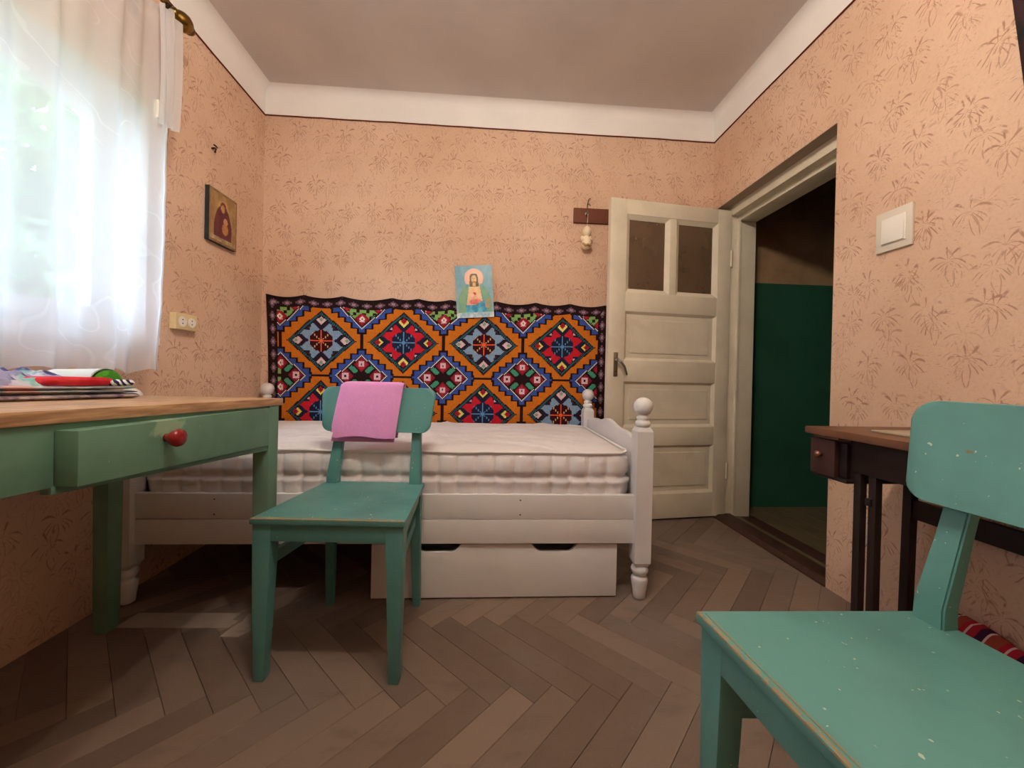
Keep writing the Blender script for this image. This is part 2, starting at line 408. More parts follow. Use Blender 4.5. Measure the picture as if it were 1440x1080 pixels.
def clipped(x, y, ang):
    """a plank cut off at the walls"""
    Lp, Wp = .4525-.001, .083-.001
    c, s = math.cos(ang), math.sin(ang)
    poly = [(x+c*a-s*b, y+s*a+c*b) for a, b in ((-Lp/2, -Wp/2), (Lp/2, -Wp/2), (Lp/2, Wp/2), (-Lp/2, Wp/2))]
    inside = True
    for ax, lim, sg in ((0, XL+.001, 1), (0, XR+.02, -1), (1, YR, 1), (1, YB-.001, -1)):
        out = []
        for i in range(len(poly)):
            p, q = poly[i], poly[(i+1) % len(poly)]
            dp, dq = (p[ax]-lim)*sg, (q[ax]-lim)*sg
            if dp >= 0: out.append(p)
            if dp*dq < 0:
                t = dp/(dp-dq); out.append((p[0]+(q[0]-p[0])*t, p[1]+(q[1]-p[1])*t)); inside = False
            if dp < 0: inside = False
        poly = out
        if not poly: break
    return inside, poly
vis, rest = [], MB()
for (x, y, ang) in planks:
    inside, poly = clipped(x, y, ang)
    if len(poly) < 3: continue
    area = abs(sum(poly[i][0]*poly[(i+1) % len(poly)][1]-poly[(i+1) % len(poly)][0]*poly[i][1] for i in range(len(poly))))/2
    if area < .0012: continue
    if y > .35 and len(vis) < 300: vis.append((x, y, ang, inside, poly))
    else: rest.prism(poly, 'z', -.010, 0)
for (x, y, ang, inside, poly) in vis:
    if inside:
        o = bpy.data.objects.new('plank', plank_me); COL.objects.link(o)
        o.location = (x, y, -.006); o.rotation_euler = (0, 0, ang)
    else:
        o = MB().prism([(px-x, py-y) for px, py in poly], 'z', -.006, .006).build('plank', M['parquet']); o.location = (x, y, -.006)
    o.parent = floor
if rest.v:
    o = rest.build('plank_field', M['parquet'], floor); o['kind'] = 'stuff'
# bare repair boards let into the parquet by the table leg
o = MB().prism([(-1.235, 1.372), (-.86, 1.360), (-.848, 1.395), (-.872, 1.402), (-.865, 1.440), (-1.225, 1.452)], 'z', -.004, .0025, .001).build('repair_board', M['bare'], floor); o['label'] = 'pale bare repair board with a broken end'
o = MB().prism([(-.86, 1.315), (-.80, 1.312), (-.765, 1.36), (-.79, 1.43), (-.84, 1.44), (-.835, 1.39), (-.85, 1.36)], 'z', -.004, .002, .001).build('repair_board', M['bare'], floor)

# doorway: reveal, frame, hall
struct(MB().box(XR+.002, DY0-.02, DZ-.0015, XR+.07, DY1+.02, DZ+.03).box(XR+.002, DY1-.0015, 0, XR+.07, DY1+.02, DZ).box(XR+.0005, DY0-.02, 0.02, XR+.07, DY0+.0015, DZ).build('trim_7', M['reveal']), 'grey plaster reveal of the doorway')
fr = struct_empty('trim_8', (XR+.07, 2.0, 0), 0, 'cream painted wooden door frame')
fx = XR+.07
def W(mb, name, mat, parent, smooth=40):
    """build world-space geometry under a translated parent"""
    o = mb.build(name, mat, parent, smooth=smooth); o.matrix_parent_inverse = (Matrix.Translation(parent.location) @ parent.rotation_euler.to_matrix().to_4x4()).inverted(); return o
W(MB().box(fx, 2.372, 0, fx+.17, DY1, DZ, .004), 'jamb', M['cream_door'], fr)
W(MB().box(fx, DY0+.0, 0, fx+.17, DY0+.035, DZ, .004), 'jamb', M['cream_door'], fr)
W(MB().box(fx, DY0+.035, 1.925, fx+.05, 2.372, DZ, .004), 'lintel', M['cream_door'], fr)
W(MB().box(fx+.05, DY0+.035, 1.895, fx+.17, 2.372, DZ, .004), 'lintel', M['cream_door'], fr)
W(MB().box(fx+.045, 2.355, 0, fx+.06, 2.373, 1.925, .003), 'stop', M['cream_door'], fr)
W(MB().prism([(XR-.005, -.005), (XR-.005, .008), (XR+.02, .022), (XR+.11, .022), (XR+.115, -.005)], 'y', DY0+.002, DY1-.03, .002), 'threshold', M['sill'], fr)
HX = 3.0
struct(MB().box(XW, 2.54, -.1, HX, 2.66, 1.55).build('wall_hall_lower', M['hall_green']), 'dark green gloss painted lower hall wall')
struct(MB().box(XW, 2.543, 1.55, HX, 2.66, 2.6).build('wall_hall_upper', M['hall_beige']), 'beige upper hall wall')
struct(MB().box(HX, .2, -.1, HX+.1, 2.66, 2.6).build('wall_hall_side', M['hall_green']))
struct(MB().box(XW, .1, -.1, HX+.1, .2, 2.6).build('wall_hall_end', M['hall_green']))
struct(MB().box(XW-.02, .1, 2.5, HX+.1, 2.66, 2.6).build('ceiling_hall', M['hall_beige']))
struct(MB().box(XW-.005, YB, -.1, XW+.02, 2.66, 2.6).build('wall_hall_return', M['hall_beige']))
hf = struct(MB().box(XW-.15, .2, -.10, HX, 2.545, -.006).build('floor_hall', M['joint']), 'hall floor of olive painted boards')
x = XR+.117; k = 0
while x < HX-.05:
    wdt = (.055, .10, .13, .12)[k] if k < 4 else .125
    y0 = DY0+.036 if x < XW else .21
    o = MB().box(x+.001, y0, -.006, x+wdt-.001, (2.371 if x < XW else 2.54), .004 if k != 1 else .001, .001).build('board', M['hall_floor'] if k != 1 else M['sill'], hf); x += wdt; k += 1

# the open door, hinged on the far jamb
dr = struct_empty('door_1', (1.528, 2.398, 0), R(187.1), 'cream panelled door standing open with two small panes')
Ld, Td = .822, .038
# local: +x from hinge to free edge, front face is +y (towards the room), z up
def dpart(name, x0, x1, z0, z1, y0=0, y1=Td, mat='cream_door', par=None, ch=.003):
    return MB().box(x0, y0, z0, x1, y1, z1, ch=ch).build(name, M[mat], par or dr, smooth=40)
ZB, ZT = .012, 1.955; SL, SR = .095, .105
dpart('stile', 0, SL, ZB, ZT); dpart('stile', Ld-SR, Ld, ZB, ZT)
rails = [(ZB, .165), (.465, .58), (.855, .985), (1.28, 1.395), (1.865, ZT)]
for a, b in rails: dpart('rail', SL-.001, Ld-SR+.001, a, b, .0005, Td-.0005)
midx = (SL+Ld-SR)/2
def ring(name, x0, x1, z0, z1, wd, d0, d1, par):
    v = []; f = []
    for (a, b, c, d, y) in ((x0, x1, z0, z1, d0), (x0+wd, x1-wd, z0+wd, z1-wd, d1), (x0+wd, x1-wd, z0+wd, z1-wd, d1-.012), (x0, x1, z0, z1, d1-.012)):
        v += [(a, y, c), (b, y, c), (b, y, d), (a, y, d)]
    for k in range(4):
        for i in range(4): f.append((k*4+i, k*4+(i+1) % 4, ((k+1) % 4)*4+(i+1) % 4, ((k+1) % 4)*4+i))
    return MB().add(v, f).build(name, M['cream_door'], par)
for z0, z1 in ((.165, .465), (.58, .855), (.985, 1.28)):
    p = dpart('panel', SL, Ld-SR, z0, z1, .010, Td-.016, ch=.0)
    ring('moulding', SL-.0005, Ld-SR+.0005, z0-.0005, z1+.0005, .016, Td-.002, Td-.016, p)
    MB().prism([(SL+.045, z0+.045), (Ld-SR-.045, z0+.045), (Ld-SR-.045, z1-.045), (SL+.045, z1-.045)], 'y', Td-.017, Td-.011, .0035).build('raised_field', M['cream_door'], p)
dpart('mullion', midx-.022, midx+.022, 1.394, 1.866, .004, Td-.004)
for a, b in ((SL, midx-.022), (midx+.022, Ld-SR)):
    p = dpart('pane', a+.02, b-.02, 1.41, 1.85, .012, .016, 'door_glass', ch=0)
    ring('glazing_bead', a-.0005, b+.0005, 1.3945, 1.8655, .026, Td-.003, Td-.020, p)
hp = dpart('handle_plate', Ld-.062, Ld-.036, .885, 1.03, Td, Td+.004, 'steel', ch=.0015)
MB().lathe([(.008, Td+.003), (.008, Td+.04)], (Ld-.049, 0, .985), 12, 'y').build('spindle', M['steel'], hp, smooth=40)
MB().tube([(Ld-.049, Td+.036, .985), (Ld-.065, Td+.040, .972), (Ld-.085, Td+.042, .945), (Ld-.098, Td+.040, .912), (Ld-.105, Td+.038, .895)], [.007, .008, .008, .007, .005], 10).build('lever', M['steel'], hp, smooth=True)
MB().lathe([(.004, Td+.003), (.004, Td+.0045)], (Ld-.049, 0, .915), 10, 'y').build('keyhole', M['black'], hp)
for z in (.3, 1.65): MB().lathe([(.008, z-.05), (.008, z+.05)], (-.004, Td-.002, 0), 10).build('hinge', M['cream_door'], dr, smooth=40)

# windows
def casement(name, label, plane, u0, u1, z0, z1, panes):
    """plane: function (u, d, z) -> world point; d = depth outwards"""
    root = struct_empty(name, plane((u0+u1)/2, 0, z0), 0, label)
    def bar(nm, a, b, c, d, y0, y1, mat='win_white', par=None):
        pts = [plane(*q) for q in ((a, y0, c), (b, y0, c), (b, y1, c), (a, y1, c), (a, y0, d), (b, y0, d), (b, y1, d), (a, y1, d))]
        o = MB().hexa(pts, .003 if mat == 'win_white' else 0).build(nm, M[mat], par or root, smooth=40)
        inv = Matrix.Translation(-Vector(root.location))
        o.matrix_parent_inverse = inv if par is None else Matrix(); 
        return o
    fw = .045
    bar('frame', u0, u0+fw, z0, z1, 0, .07); bar('frame', u1-fw, u1, z0, z1, 0, .07); bar('frame', u0+fw, u1-fw, z0, z0+fw, 0, .07); bar('frame', u0+fw, u1-fw, z1-fw, z1, 0, .07)
    n = panes; a0, a1 = u0+fw, u1-fw; wd = (a1-a0)/n
    for k in range(n):
        a, b = a0+k*wd+.003, a0+(k+1)*wd-.003; sw = .052
        bar('sash', a, a+sw, z0+fw, z1-fw, -.012, .035); bar('sash', b-sw, b, z0+fw, z1-fw, -.012, .035)
        bar('sash', a+sw, b-sw, z0+fw, z0+fw+sw+.012, -.012, .035); bar('sash', a+sw, b-sw, z1-fw-sw, z1-fw, -.012, .035)
        bar('pane', a+sw-.005, b-sw+.005, z0+fw+sw, z1-fw-sw+.005, .010, .014, 'glass')
    return root
casement('window_1', 'white casement window behind the sheer curtain', lambda u, d, z: (XL-.13-d, u, z), WY0, WY1, WZ0, WZ1, 2)
struct(MB().box(XL-.14, WY0-.03, WZ0-.03, XL+.03, WY1+.03, WZ0+.004, .004).build('trim_9', M['win_white'], smooth=40), 'white window sill board')
struct(MB().box(XL-.13, WY0, WZ1-.004, XL-.0005, WY1, WZ1+.02).box(XL-.13, WY1-.004, WZ0, XL-.0005, WY1+.02, WZ1).build('trim_10', M['white_plaster']), 'white plaster window reveal')
portal((XL-.25, (WY0+WY1)/2, (WZ0+WZ1)/2), (0, R(-90), 0), WZ1-WZ0, WY1-WY0)

# outside
struct(MB().box(-40, -40, -.9, 40, 40, -.8).build('ground_outside', plain('grass_ground', (96, 112, 70), .95, .1)), 'grass outside the window')
mleaf = Mat('leaf', .5, .4); mleaf.color(mleaf.mix(mleaf.noise(mleaf.obj(), 3, 2), srgb(70, 116, 58), srgb(120, 160, 92))); mleaf.bsdf.inputs['Transmission Weight'].default_value = 0
def tree(loc, h, rx, n, label, seed):
    rg = random.Random(seed)
    t = thing('leafy_tree', label, 'tree', loc)
    MB().tube([(0, 0, 0), (.05, .02, h*.3), (-.03, .05, h*.6), (.02, 0, h*.85)], [.16, .13, .09, .03], 10).build('trunk', plain('bark', (92, 78, 64), .9, .1), t, smooth=True)
    mb = MB(); cl = [(rg.gauss(0, rx*.5), rg.gauss(0, rx*.5), h*.62+rg.gauss(0, h*.2), rg.uniform(.35, .7)) for _ in range(34)]
    for k in range(n):
        c = rg.choice(cl); d = Vector((rg.gauss(0, 1), rg.gauss(0, 1), rg.gauss(0, 1))).normalized()*c[3]*rg.uniform(.5, 1)
        p = Vector(c[:3])+d; a = Vector((rg.gauss(0, 1), rg.gauss(0, 1), rg.gauss(0, 1))).normalized()*.09; b = a.orthogonal().normalized()*.045
        mb.add([p-a, p+b, p+a, p-b], [(0, 1, 2, 3)])
    o = mb.build('foliage', mleaf.mat, t, fix=False); o['kind'] = 'stuff'
tree((-4.3, 3.4, -.8), 4.4, 1.5, 7000, 'leafy green tree growing nearest the curtained window', 3)
tree((-9.8, 8.6, -.8), 6.4, 2.2, 8000, 'taller leafy tree standing behind the one near the window', 8)

# ------------------------------------------------------------------ bed
bed = thing('bed', 'white painted wooden single bed with ball finials along the back wall', 'bed', (-.346, 1.95, 0), R(-.6))
HL, HW = .975, .440
def bed_post(x, y):
    q = .032; mb = MB()
    # square shaft with chamfered top and bottom
    mb.add([(x+a*q*s, y+b*q*s, z) for z, s in ((.132, .70), (.150, 1), (.668, 1), (.684, .72)) for a, b in ((-1, -1), (1, -1), (1, 1), (-1, 1))],
           [(k*4+i, k*4+(i+1) % 4, k*4+4+(i+1) % 4, k*4+4+i) for k in range(3) for i in range(4)]+[(3, 2, 1, 0), (12, 13, 14, 15)])
    p = mb.build('post', M['bed_white'], bed)
    MB().lathe([(.020, .682), (.027, .688), (.030, .697), (.027, .706), (.021, .711), (.024, .717), (.026, .722), (.019, .730), (.018, .733), (.027, .738), (.034, .751), (.037, .766), (.034, .782), (.026, .793), (.014, .800), (.002, .802)], (x, y, 0), 24).build('finial', M['bed_white'], p, smooth=True)
    MB().lathe([(.018, 0), (.024, .004), (.026, .03), (.031, .06), (.033, .078), (.029, .088), (.022, .093), (.026, .098), (.032, .108), (.034, .116), (.031, .126), (.024, .133)], (x, y, 0), 24).build('foot', M['bed_white'], p, smooth=True)
for sx in (-1, 1):
    for sy in (-1, 1): bed_post(sx*HL, sy*HW)
for sy in (-1, 1):
    y0 = sy*HW-.011
    for z0, z1 in ((.222, .3155), (.3175, .413)):
        rl = box_part('side_board', M['bed_white'], bed, -HL+.03, y0, z0, HL-.03, y0+.022, z1, ch=.002)
        if sy < 0 and z0 > .3:
            for xx in (-.66, .49):
                for zz in (.335, .392): MB().lathe([(.003, y0-.0008), (.003, y0+.001)], (xx, 0, zz), 8, 'y').build('screw', M['dark_metal'], rl)
def end_board(x, hi):
    pts = []; n = 40
    for i in range(n+1):
        t = i/n; s = abs(t-.5)*2
        z = hi-.012+.018*math.cos(s*math.pi*1.0)+.006*math.cos(s*math.pi*3)
        pts.append((-HW+.03+(2*HW-.06)*t, z))
    pts += [(HW-.03, .25), (-HW+.03, .25)]
    MB().prism(pts, 'x', x-.011, x+.011, .002).build('end_board', M['bed_white'], bed, smooth=40)
end_board(-HL, .66); end_board(HL, .655)
for sx in (1, ):
    for zz in (.44, .52, .585): MB().lathe([(.0028, -.0328), (.0028, -.0315)], (HL-.012, 0, zz), 8, 'x')
for k in range(9): box_part('slat', M['bed_white'], bed, -.88+k*.21, -HW+.011, .362, -.80+k*.21, HW-.011, .380, ch=.001)
for sy in (-1, 1): box_part('slat_ledge', M['bed_white'], bed, -HL+.03, sy*(HW-.025)-.014, .335, HL-.03, sy*(HW-.025)+.014, .362, ch=.001)
# mattress
def mattress():
    t = thing('mattress', 'white quilted mattress lying bare on the wooden bed', 'mattress', (-.346, 1.950, .380), R(-.6))
    x0, x1, y0, y1, h = -.938, .928, -.420, .425, .192
    mb = MB(); rc = .07
    per = []
    def seg(a, b, n): per.extend([(a[0]+(b[0]-a[0])*i/n, a[1]+(b[1]-a[1])*i/n) for i in range(n)])
    def arc(cx, cy, a0):
        per.extend([(cx+rc*math.cos(R(a0+i*15)), cy+rc*math.sin(R(a0+i*15))) for i in range(6)])
    seg((x0+rc, y0), (x1-rc, y0), 260); arc(x1-rc, y0+rc, -90); seg((x1, y0+rc), (x1, y1-rc), 60); arc(x1-rc, y1-rc, 0)
    seg((x1-rc, y1), (x0+rc, y1), 100); arc(x0+rc, y1-rc, 90); seg((x0, y1-rc), (x0, y0+rc), 60); arc(x0+rc, y0+rc, 180)
    n = len(per); L = [0]
    for i in range(1, n+1): L.append(L[-1]+math.dist(per[i-1], per[i % n]))
    rows = 18; V = []; F = []
    cx, cy = (x0+x1)/2, (y0+y1)/2
    for j in range(rows+1):
        s = j/rows; z = h*s
        for i, (x, y) in enumerate(per):
            q = (L[i]/.074) % 1; bulge = .015*(4*q*(1-q))**.5*(1-(2*s-1)**8)
            q2 = (s*2) % 1 if s < 1 else 1; bulge *= .45+.55*(4*q2*(1-q2))**.6
            bulge += .008*math.sin(math.pi*s)-.010*math.exp(-((s-.52)/.05)**2)+.007*math.exp(-((s-.42)/.04)**2)+.004*fbm(x*3, s*3, y*3)
            dx, dy = x-max(x0+rc, min(x1-rc, x)), y-max(y0+rc, min(y1-rc, y)); d = math.hypot(dx, dy) or 1
            V.append((x+dx/d*bulge, y+dy/d*bulge, z+.003*fbm(x*4, y*4, 5)*(j == rows)))
    for j in range(rows):
        for i in range(n): F.append((j*n+i, j*n+(i+1) % n, (j+1)*n+(i+1) % n, (j+1)*n+i))
    # top: shrink the ring inwards, puffed and wrinkled
    base = rows*n; K = 22
    for k in range(1, K+1):
        s = 1-k/K
        for i, (x, y) in enumerate(per):
            X, Y = cx+(x-cx)*s, cy+(y-cy)*s
            e = min(1, k/4)
            z = h+.012*math.sin(min(1, k/5)*math.pi/2)+e*(.007*fbm(X*3.5, Y*3.5)+.006*abs(math.sin(X*9+2.2*fbm(X*2, Y*2, 3)))*abs(math.sin(Y*11+2*fbm(X*2, Y*2, 8)))+.009*(1-min(1, abs(fbm(X*2.3, Y*4.2, 9))*8)))
            V.append((X, Y, z))
        for i in range(n): F.append((base+(k-1)*n+i, base+(k-1)*n+(i+1) % n, base+k*n+(i+1) % n, base+k*n+i))
    F.append(tuple(range(n))[::-1])
    mb.add(V, F).build('cover', M['ticking'], t, smooth=True)
    for z in (.006, h):
        MB().tube([(x+(.010 if x > x1-.01 else -.010 if x < x0+.01 else 0), y+(-.010 if y < y0+.01 else .010 if y > y1-.01 else 0), z+.002+.003*fbm(x*4, y*4, 5)) for x, y in per[::2]], .0055, 6, True).build('piping', M['piping'], t, smooth=True)
mattress()
# under-bed drawer
def bed_drawer():
    x0, x1, z0, z1 = -.432, .532, .006, .215
    t = thing('underbed_box', 'low white wooden storage box with two scooped grips under the bed', 'storage box', ((x0+x1)/2, 1.506, 0), R(-.4))
    c = (x0+x1)/2
    def scoop(a, b): return [(a-c, z1), (a+.022-c, z1-.024), (a+.034-c, z1-.030), (b-.034-c, z1-.030), (b-.022-c, z1-.024), (b-c, z1)]
    pts = [(x0-c, z0), (x0-c, z1)]+scoop(-.265, -.088)+scoop(.188, .372)+[(x1-c, z1), (x1-c, z0)]
    MB().prism(pts, 'y', 0, .018, .0025).build('front', M['bed_white'], t, smooth=40)
    for a in (x0-c+.02, x1-c-.036): box_part('side', M['bed_white'], t, a, .018, .03, a+.016, .62, .17)
    box_part('back', M['bed_white'], t, x0-c+.036, .60, .03, x1-c-.036, .616, .17)
    box_part('base', M['bed_white'], t, x0-c+.036, .018, .03, x1-c-.036, .60, .038)
    for a in (x0-c+.09, x1-c-.09):
        for b in (.1, .52): MB().lathe([(.016, a-.008), (.016, a+.008)], (0, b, .016), 14, 'x').build('castor', M['black'], t, smooth=40)
bed_drawer()

# ------------------------------------------------------------------ chairs
def chair(name, label, loc, rz, mat):
    t = thing(name, label, 'chair', loc, rz, 'painted wooden chairs')
    ZS = .465; fw, bw, dp = .2175, .172, .352
    def side_x(y): return fw+(bw-fw)*(y/dp)
    # seat board with rounded front, and its thin edge moulding
    mb = MB(); pts = [(-fw, -.008), (fw, -.008), (side_x(dp)+.012, dp+.03), (-side_x(dp)-.012, dp+.03)]
    mb.prism(pts, 'z', ZS-.017, ZS, .004)
    s = mb.build('seat', mat, t, smooth=40)
    MB().hexa([(-fw+.004, -.0085, ZS-.002), (fw-.004, -.0085, ZS-.002), (fw-.006, -.001, ZS-.002), (-fw+.006, -.001, ZS-.002), (-fw+.004, -.0075, ZS+.0012), (fw-.004, -.0075, ZS+.0012), (fw-.006, -.0015, ZS+.0012), (-fw+.006, -.0015, ZS+.0012)], .0006).build('worn_edge', M['worn_edge'], s)
    MB().hexa([(-fw+.01, .003, ZS-.002), (fw-.01, .003, ZS-.002), (fw-.01, .0055, ZS-.002), (-fw+.01, .0055, ZS-.002), (-fw+.01, .003, ZS+.0009), (fw-.01, .003, ZS+.0009), (fw-.01, .0055, ZS+.0009), (-fw+.01, .0055, ZS+.0009)]).build('worn_edge', M['worn_edge'], s)
    # aprons
    MB().box(-fw+.006, 0, ZS-.066, fw-.006, .02, ZS-.016, .002).build('front_apron', mat, t, smooth=40)
    for q in (-1, 1):
        a, b = q*(fw-.008), q*(bw+.0)
        MB().hexa([(a-q*.018, .02, ZS-.06), (a, .02, ZS-.06), (b, dp, ZS-.06), (b-q*.018, dp, ZS-.06), (a-q*.018, .02, ZS-.016), (a, .02, ZS-.016), (b, dp, ZS-.016), (b-q*.018, dp, ZS-.016)], .002).build('side_apron', mat, t, smooth=40)
        a, b = q*(fw-.018), q*(bw-.012)
        MB().hexa([(a-q*.016, .02, .312), (a, .02, .312), (b, dp+.005, .312), (b-q*.016, dp+.005, .312), (a-q*.016, .02, .348), (a, .02, .348), (b, dp+.005, .348), (b-q*.016, dp+.005, .348)], .002).build('side_stretcher', mat, t, smooth=40)
        # front leg, tapered on the inner and rear faces
        o = q*(fw-.006); i = q*(fw-.058); ob = q*(fw-.012); ib = q*(fw-.042)
        MB().hexa([(ib, .001, 0), (ob, .001, 0), (ob, .03, 0), (ib, .03, 0), (i, -.001, ZS-.017), (o, -.001, ZS-.017), (o, .044, ZS-.017), (i, .044, ZS-.017)], .0025).build('front_leg', mat, t, smooth=40)
        # rear leg and back post in one sweep
        secs = [(0, .367, .178, .150, .022), (.25, .354, .177, .141, .026), (ZS-.02, .350, .176, .132, .031), (ZS+.03, .352, .175, .133, .030), (.60, .378, .167, .131, .025), (.70, .402, .162, .128, .022), (.795, .424, .160, .126, .020)]
        V = []; F = []
        for z, y, xo, xi, th in secs: V += [(q*xi, y, z), (q*xo, y, z), (q*xo, y+th, z), (q*xi, y+th, z)]
        for k in range(len(secs)-1):
            for j in range(4): F.append((k*4+j, k*4+(j+1) % 4, k*4+4+(j+1) % 4, k*4+4+j))
        F += [(3, 2, 1, 0), tuple(range(len(V)-4, len(V)))]
        bm = bmesh.new(); vv = [bm.verts.new(p) for p in V]
        for f in F: bm.faces.new([vv[j] for j in f])
        bmesh.ops.recalc_face_normals(bm, faces=bm.faces)
        bmesh.ops.bevel(bm, geom=[e for e in bm.edges if abs(e.verts[0].co.z-e.verts[1].co.z) > .02], offset=.003, segments=2, affect='EDGES')
        MB().bm(bm).build('back_leg', mat, t, smooth=40)
    MB().box(-bw+.03, dp+.005, ZS-.06, bw-.03, dp+.022, ZS-.016, .002).build('back_apron', mat, t, smooth=40)
    # back rest plate: rounded, leaning, gently hollow
    outline = []; rr = .034
    wt, wb_, z0, z1 = .2165, .205, .655, .822
    for (sx, sz, a0) in ((1, -1, -90), (1, 1, 0), (-1, 1, 90), (-1, -1, 180)):
        wv_ = wt if sz > 0 else wb_
        for k in range(7):
            a = R(a0+15*k); outline.append((sx*(wv_-rr)+rr*math.cos(a), (z1-rr if sz > 0 else z0+rr)+rr*math.sin(a)))
    ctr = (0, (z0+z1)/2); V = []; F = []; n = len(outline)
    def lift(x, z, d): return (x, .396+(z-.70)*.235-.03*x*x*4-d, z)
    rings = [(.55, -.0), (.93, -.0), (.985, .0), (1.0, .003), (1.0, .012), (.985, .015), (.93, .015), (.55, .015)]
    # plate front towards -y
    for s_, d in rings:
        for (x, z) in outline:
            X, Z = ctr[0]+(x-ctr[0])*s_, ctr[1]+(z-ctr[1])*s_; V.append(lift(X, Z, .018-d))
    for k in range(len(rings)-1):
        for j in range(n): F.append((k*n+j, k*n+(j+1) % n, (k+1)*n+(j+1) % n, (k+1)*n+j))
    V.append(lift(0, ctr[1], .018)); V.append(lift(0, ctr[1], .003))
    for j in range(n): F.append((len(V)-2, j, (j+1) % n)); F.append((len(V)-1, (len(rings)-1)*n+j, (len(rings)-1)*n+(j+1) % n))
    bk = MB().add(V, F).build('backrest', mat, t, smooth=50)
    for x in (-.13, .13): MB().lathe([(.004, lift(x, .745, .018)[1]-.0005), (.004, lift(x, .745, .018)[1]+.002)], (x, 0, .745), 8, 'y').build('screw', M['worn_edge'], bk)
    return t
chair('wooden_chair', 'teal painted wooden chair with a pink towel over its back', (-.437, 1.107, 0), R(-3.6), M['teal'])
c2 = chair('wooden_chair', 'turned teal painted wooden chair standing beside the dark desk', (.387, .414, 0), R(-86.7), M['teal2'])
c2.scale = (1.035, 1.035, 1.035)

# pink towel folded over the first chair's back
def towel():
    t = thing('towel', 'folded pink terry towel hung over a teal chair back', 'towel', (-.437, 1.107, 0), R(-3.6))
    def plate_y(z): return .396+(z-.70)*.235
    def sheet(name, x0, x1, zf, zb, off, th, lean, seed):
        path = []
        n = 16
        for i in range(n+1):
            z = zf+(.826-zf)*i/n; path.append((plate_y(z)-.019-off-.004*math.sin(i/n*math.pi), z))
        for k in range(1, 7):
            a = math.pi*k/7; r = .0095+off; yc = plate_y(.826)-.0095
            path.append((yc-math.cos(a)*r, .826+math.sin(a)*(.004+off)))
        for i in range(n+1):
            z = .826+(zb-.826)*i/n; path.append((plate_y(z)+.001+off, z))
        m_ = len(path); nu = 22; V = []; F = []
        for lay in (0, 1):
            for j, (y, z) in enumerate(path):
                # normal of the path
                a = path[max(0, j-1)]; b = path[min(m_-1, j+1)]; ty, tz = b[0]-a[0], b[1]-a[1]; l = math.hypot(ty, tz) or 1
                ny, nz = -tz/l, ty/l
                drop = max(0, (.826-z)/.17)
                for i in range(nu+1):
                    s = i/nu; x = x0+(x1-x0)*s-lean*drop
                    wv_ = .0022*fbm(x*18, z*18, seed)+.0025*math.sin(s*9+seed)*drop
                    hem = .004*math.sin(s*7+seed)*(j == 0)
                    dd = lay*th*(.55+.45*math.sin(min(1, min(s, 1-s)*9+.02)*math.pi/2))
                    V.append((x, y+ny*dd+(wv_ if j < n else -wv_*0), z+nz*dd+hem))
        def id_(l, j, i): return l*m_*(nu+1)+j*(nu+1)+i
        for l in (0, 1):
            for j in range(m_-1):
                for i in range(nu): F.append((id_(l, j, i), id_(l, j, i+1), id_(l, j+1, i+1), id_(l, j+1, i)))
        for j in range(m_-1):
            for i in (0, nu): F.append((id_(0, j, i), id_(0, j+1, i), id_(1, j+1, i), id_(1, j, i)))
        for i in range(nu):
            for j in (0, m_-1): F.append((id_(0, j, i), id_(0, j, i+1), id_(1, j, i+1), id_(1, j, i)))
        return MB().add(V, F).build(name, M['pink'], t, smooth=60)
    sheet('inner_layer', -.150, .088, .648, .616, 0, .005, .018, 2)
    sheet('outer_layer', -.138, .092, .636, .632, .0055, .008, .014, 5)
towel()

# ------------------------------------------------------------------ green table
tb = thing('table', 'sage green wooden table with pine board top along the window wall', 'table', (-.706, 1.385, 0), R(-3.0))
def zt(y): return .783-.030*y      # local y runs from 0 (far end) to -1.25
TW, TL = .60, 1.25
def tboard(name, x0, x1, y0, y1, zb0, zb1, h0=None, mat='pine', par=None, ch=.002):
    """board whose top follows the sloping table: zb = offsets below the top at bottom / top"""
    c = [(x0, y0, zt(y0)-zb0), (x1, y0, zt(y0)-zb0), (x1, y1, zt(y1)-(h0 if h0 else zb0)), (x0, y1, zt(y1)-(h0 if h0 else zb0)), (x0, y0, zt(y0)-zb1), (x1, y0, zt(y0)-zb1), (x1, y1, zt(y1)-zb1), (x0, y1, zt(y1)-zb1)]
    return MB().hexa(c, ch).build(name, M[mat], par or tb, smooth=40)
for a, b in ((-.60, -.435), (-.433, -.27), (-.268, -.115), (-.113, 0)): tboard('top_board', a, b, -TL, 0, .024, 0)
LG = .054
def tleg(x, y):
    z = zt(y+LG/2)-.023
    MB().hexa([(x+.004, y+.004, 0), (x+LG-.004, y+.004, 0), (x+LG-.004, y+LG-.004, 0), (x+.004, y+LG-.004, 0), (x, y, z), (x+LG, y, z), (x+LG, y+LG, z), (x, y+LG, z)], .003).build('leg', M['green'], tb, smooth=40)
yl = -.020-LG
for x in (-.0-LG-.002, -.575):
    tleg(x, yl); tleg(x, -TL+.03)
# aprons: room side (with drawer opening), wall side, ends
tboard('apron', -.026, -.006, -TL+.08, yl-.596, .135, .024, .135, 'green')
tboard('apron_rail', -.026, -.006, yl-.60, yl+.001, .148, .132, .170, 'green')
tboard('apron_rail', -.026, -.006, yl-.60, yl+.001, .040, .024, .040, 'green')
tboard('apron', -.572, -.552, -TL+.08, yl+.001, .140, .024, .160, 'green')
for y in (yl+.015, -TL+.05): tboard('end_apron', -.525, -.054, y, y+.02, .165, .024, .165, 'green')
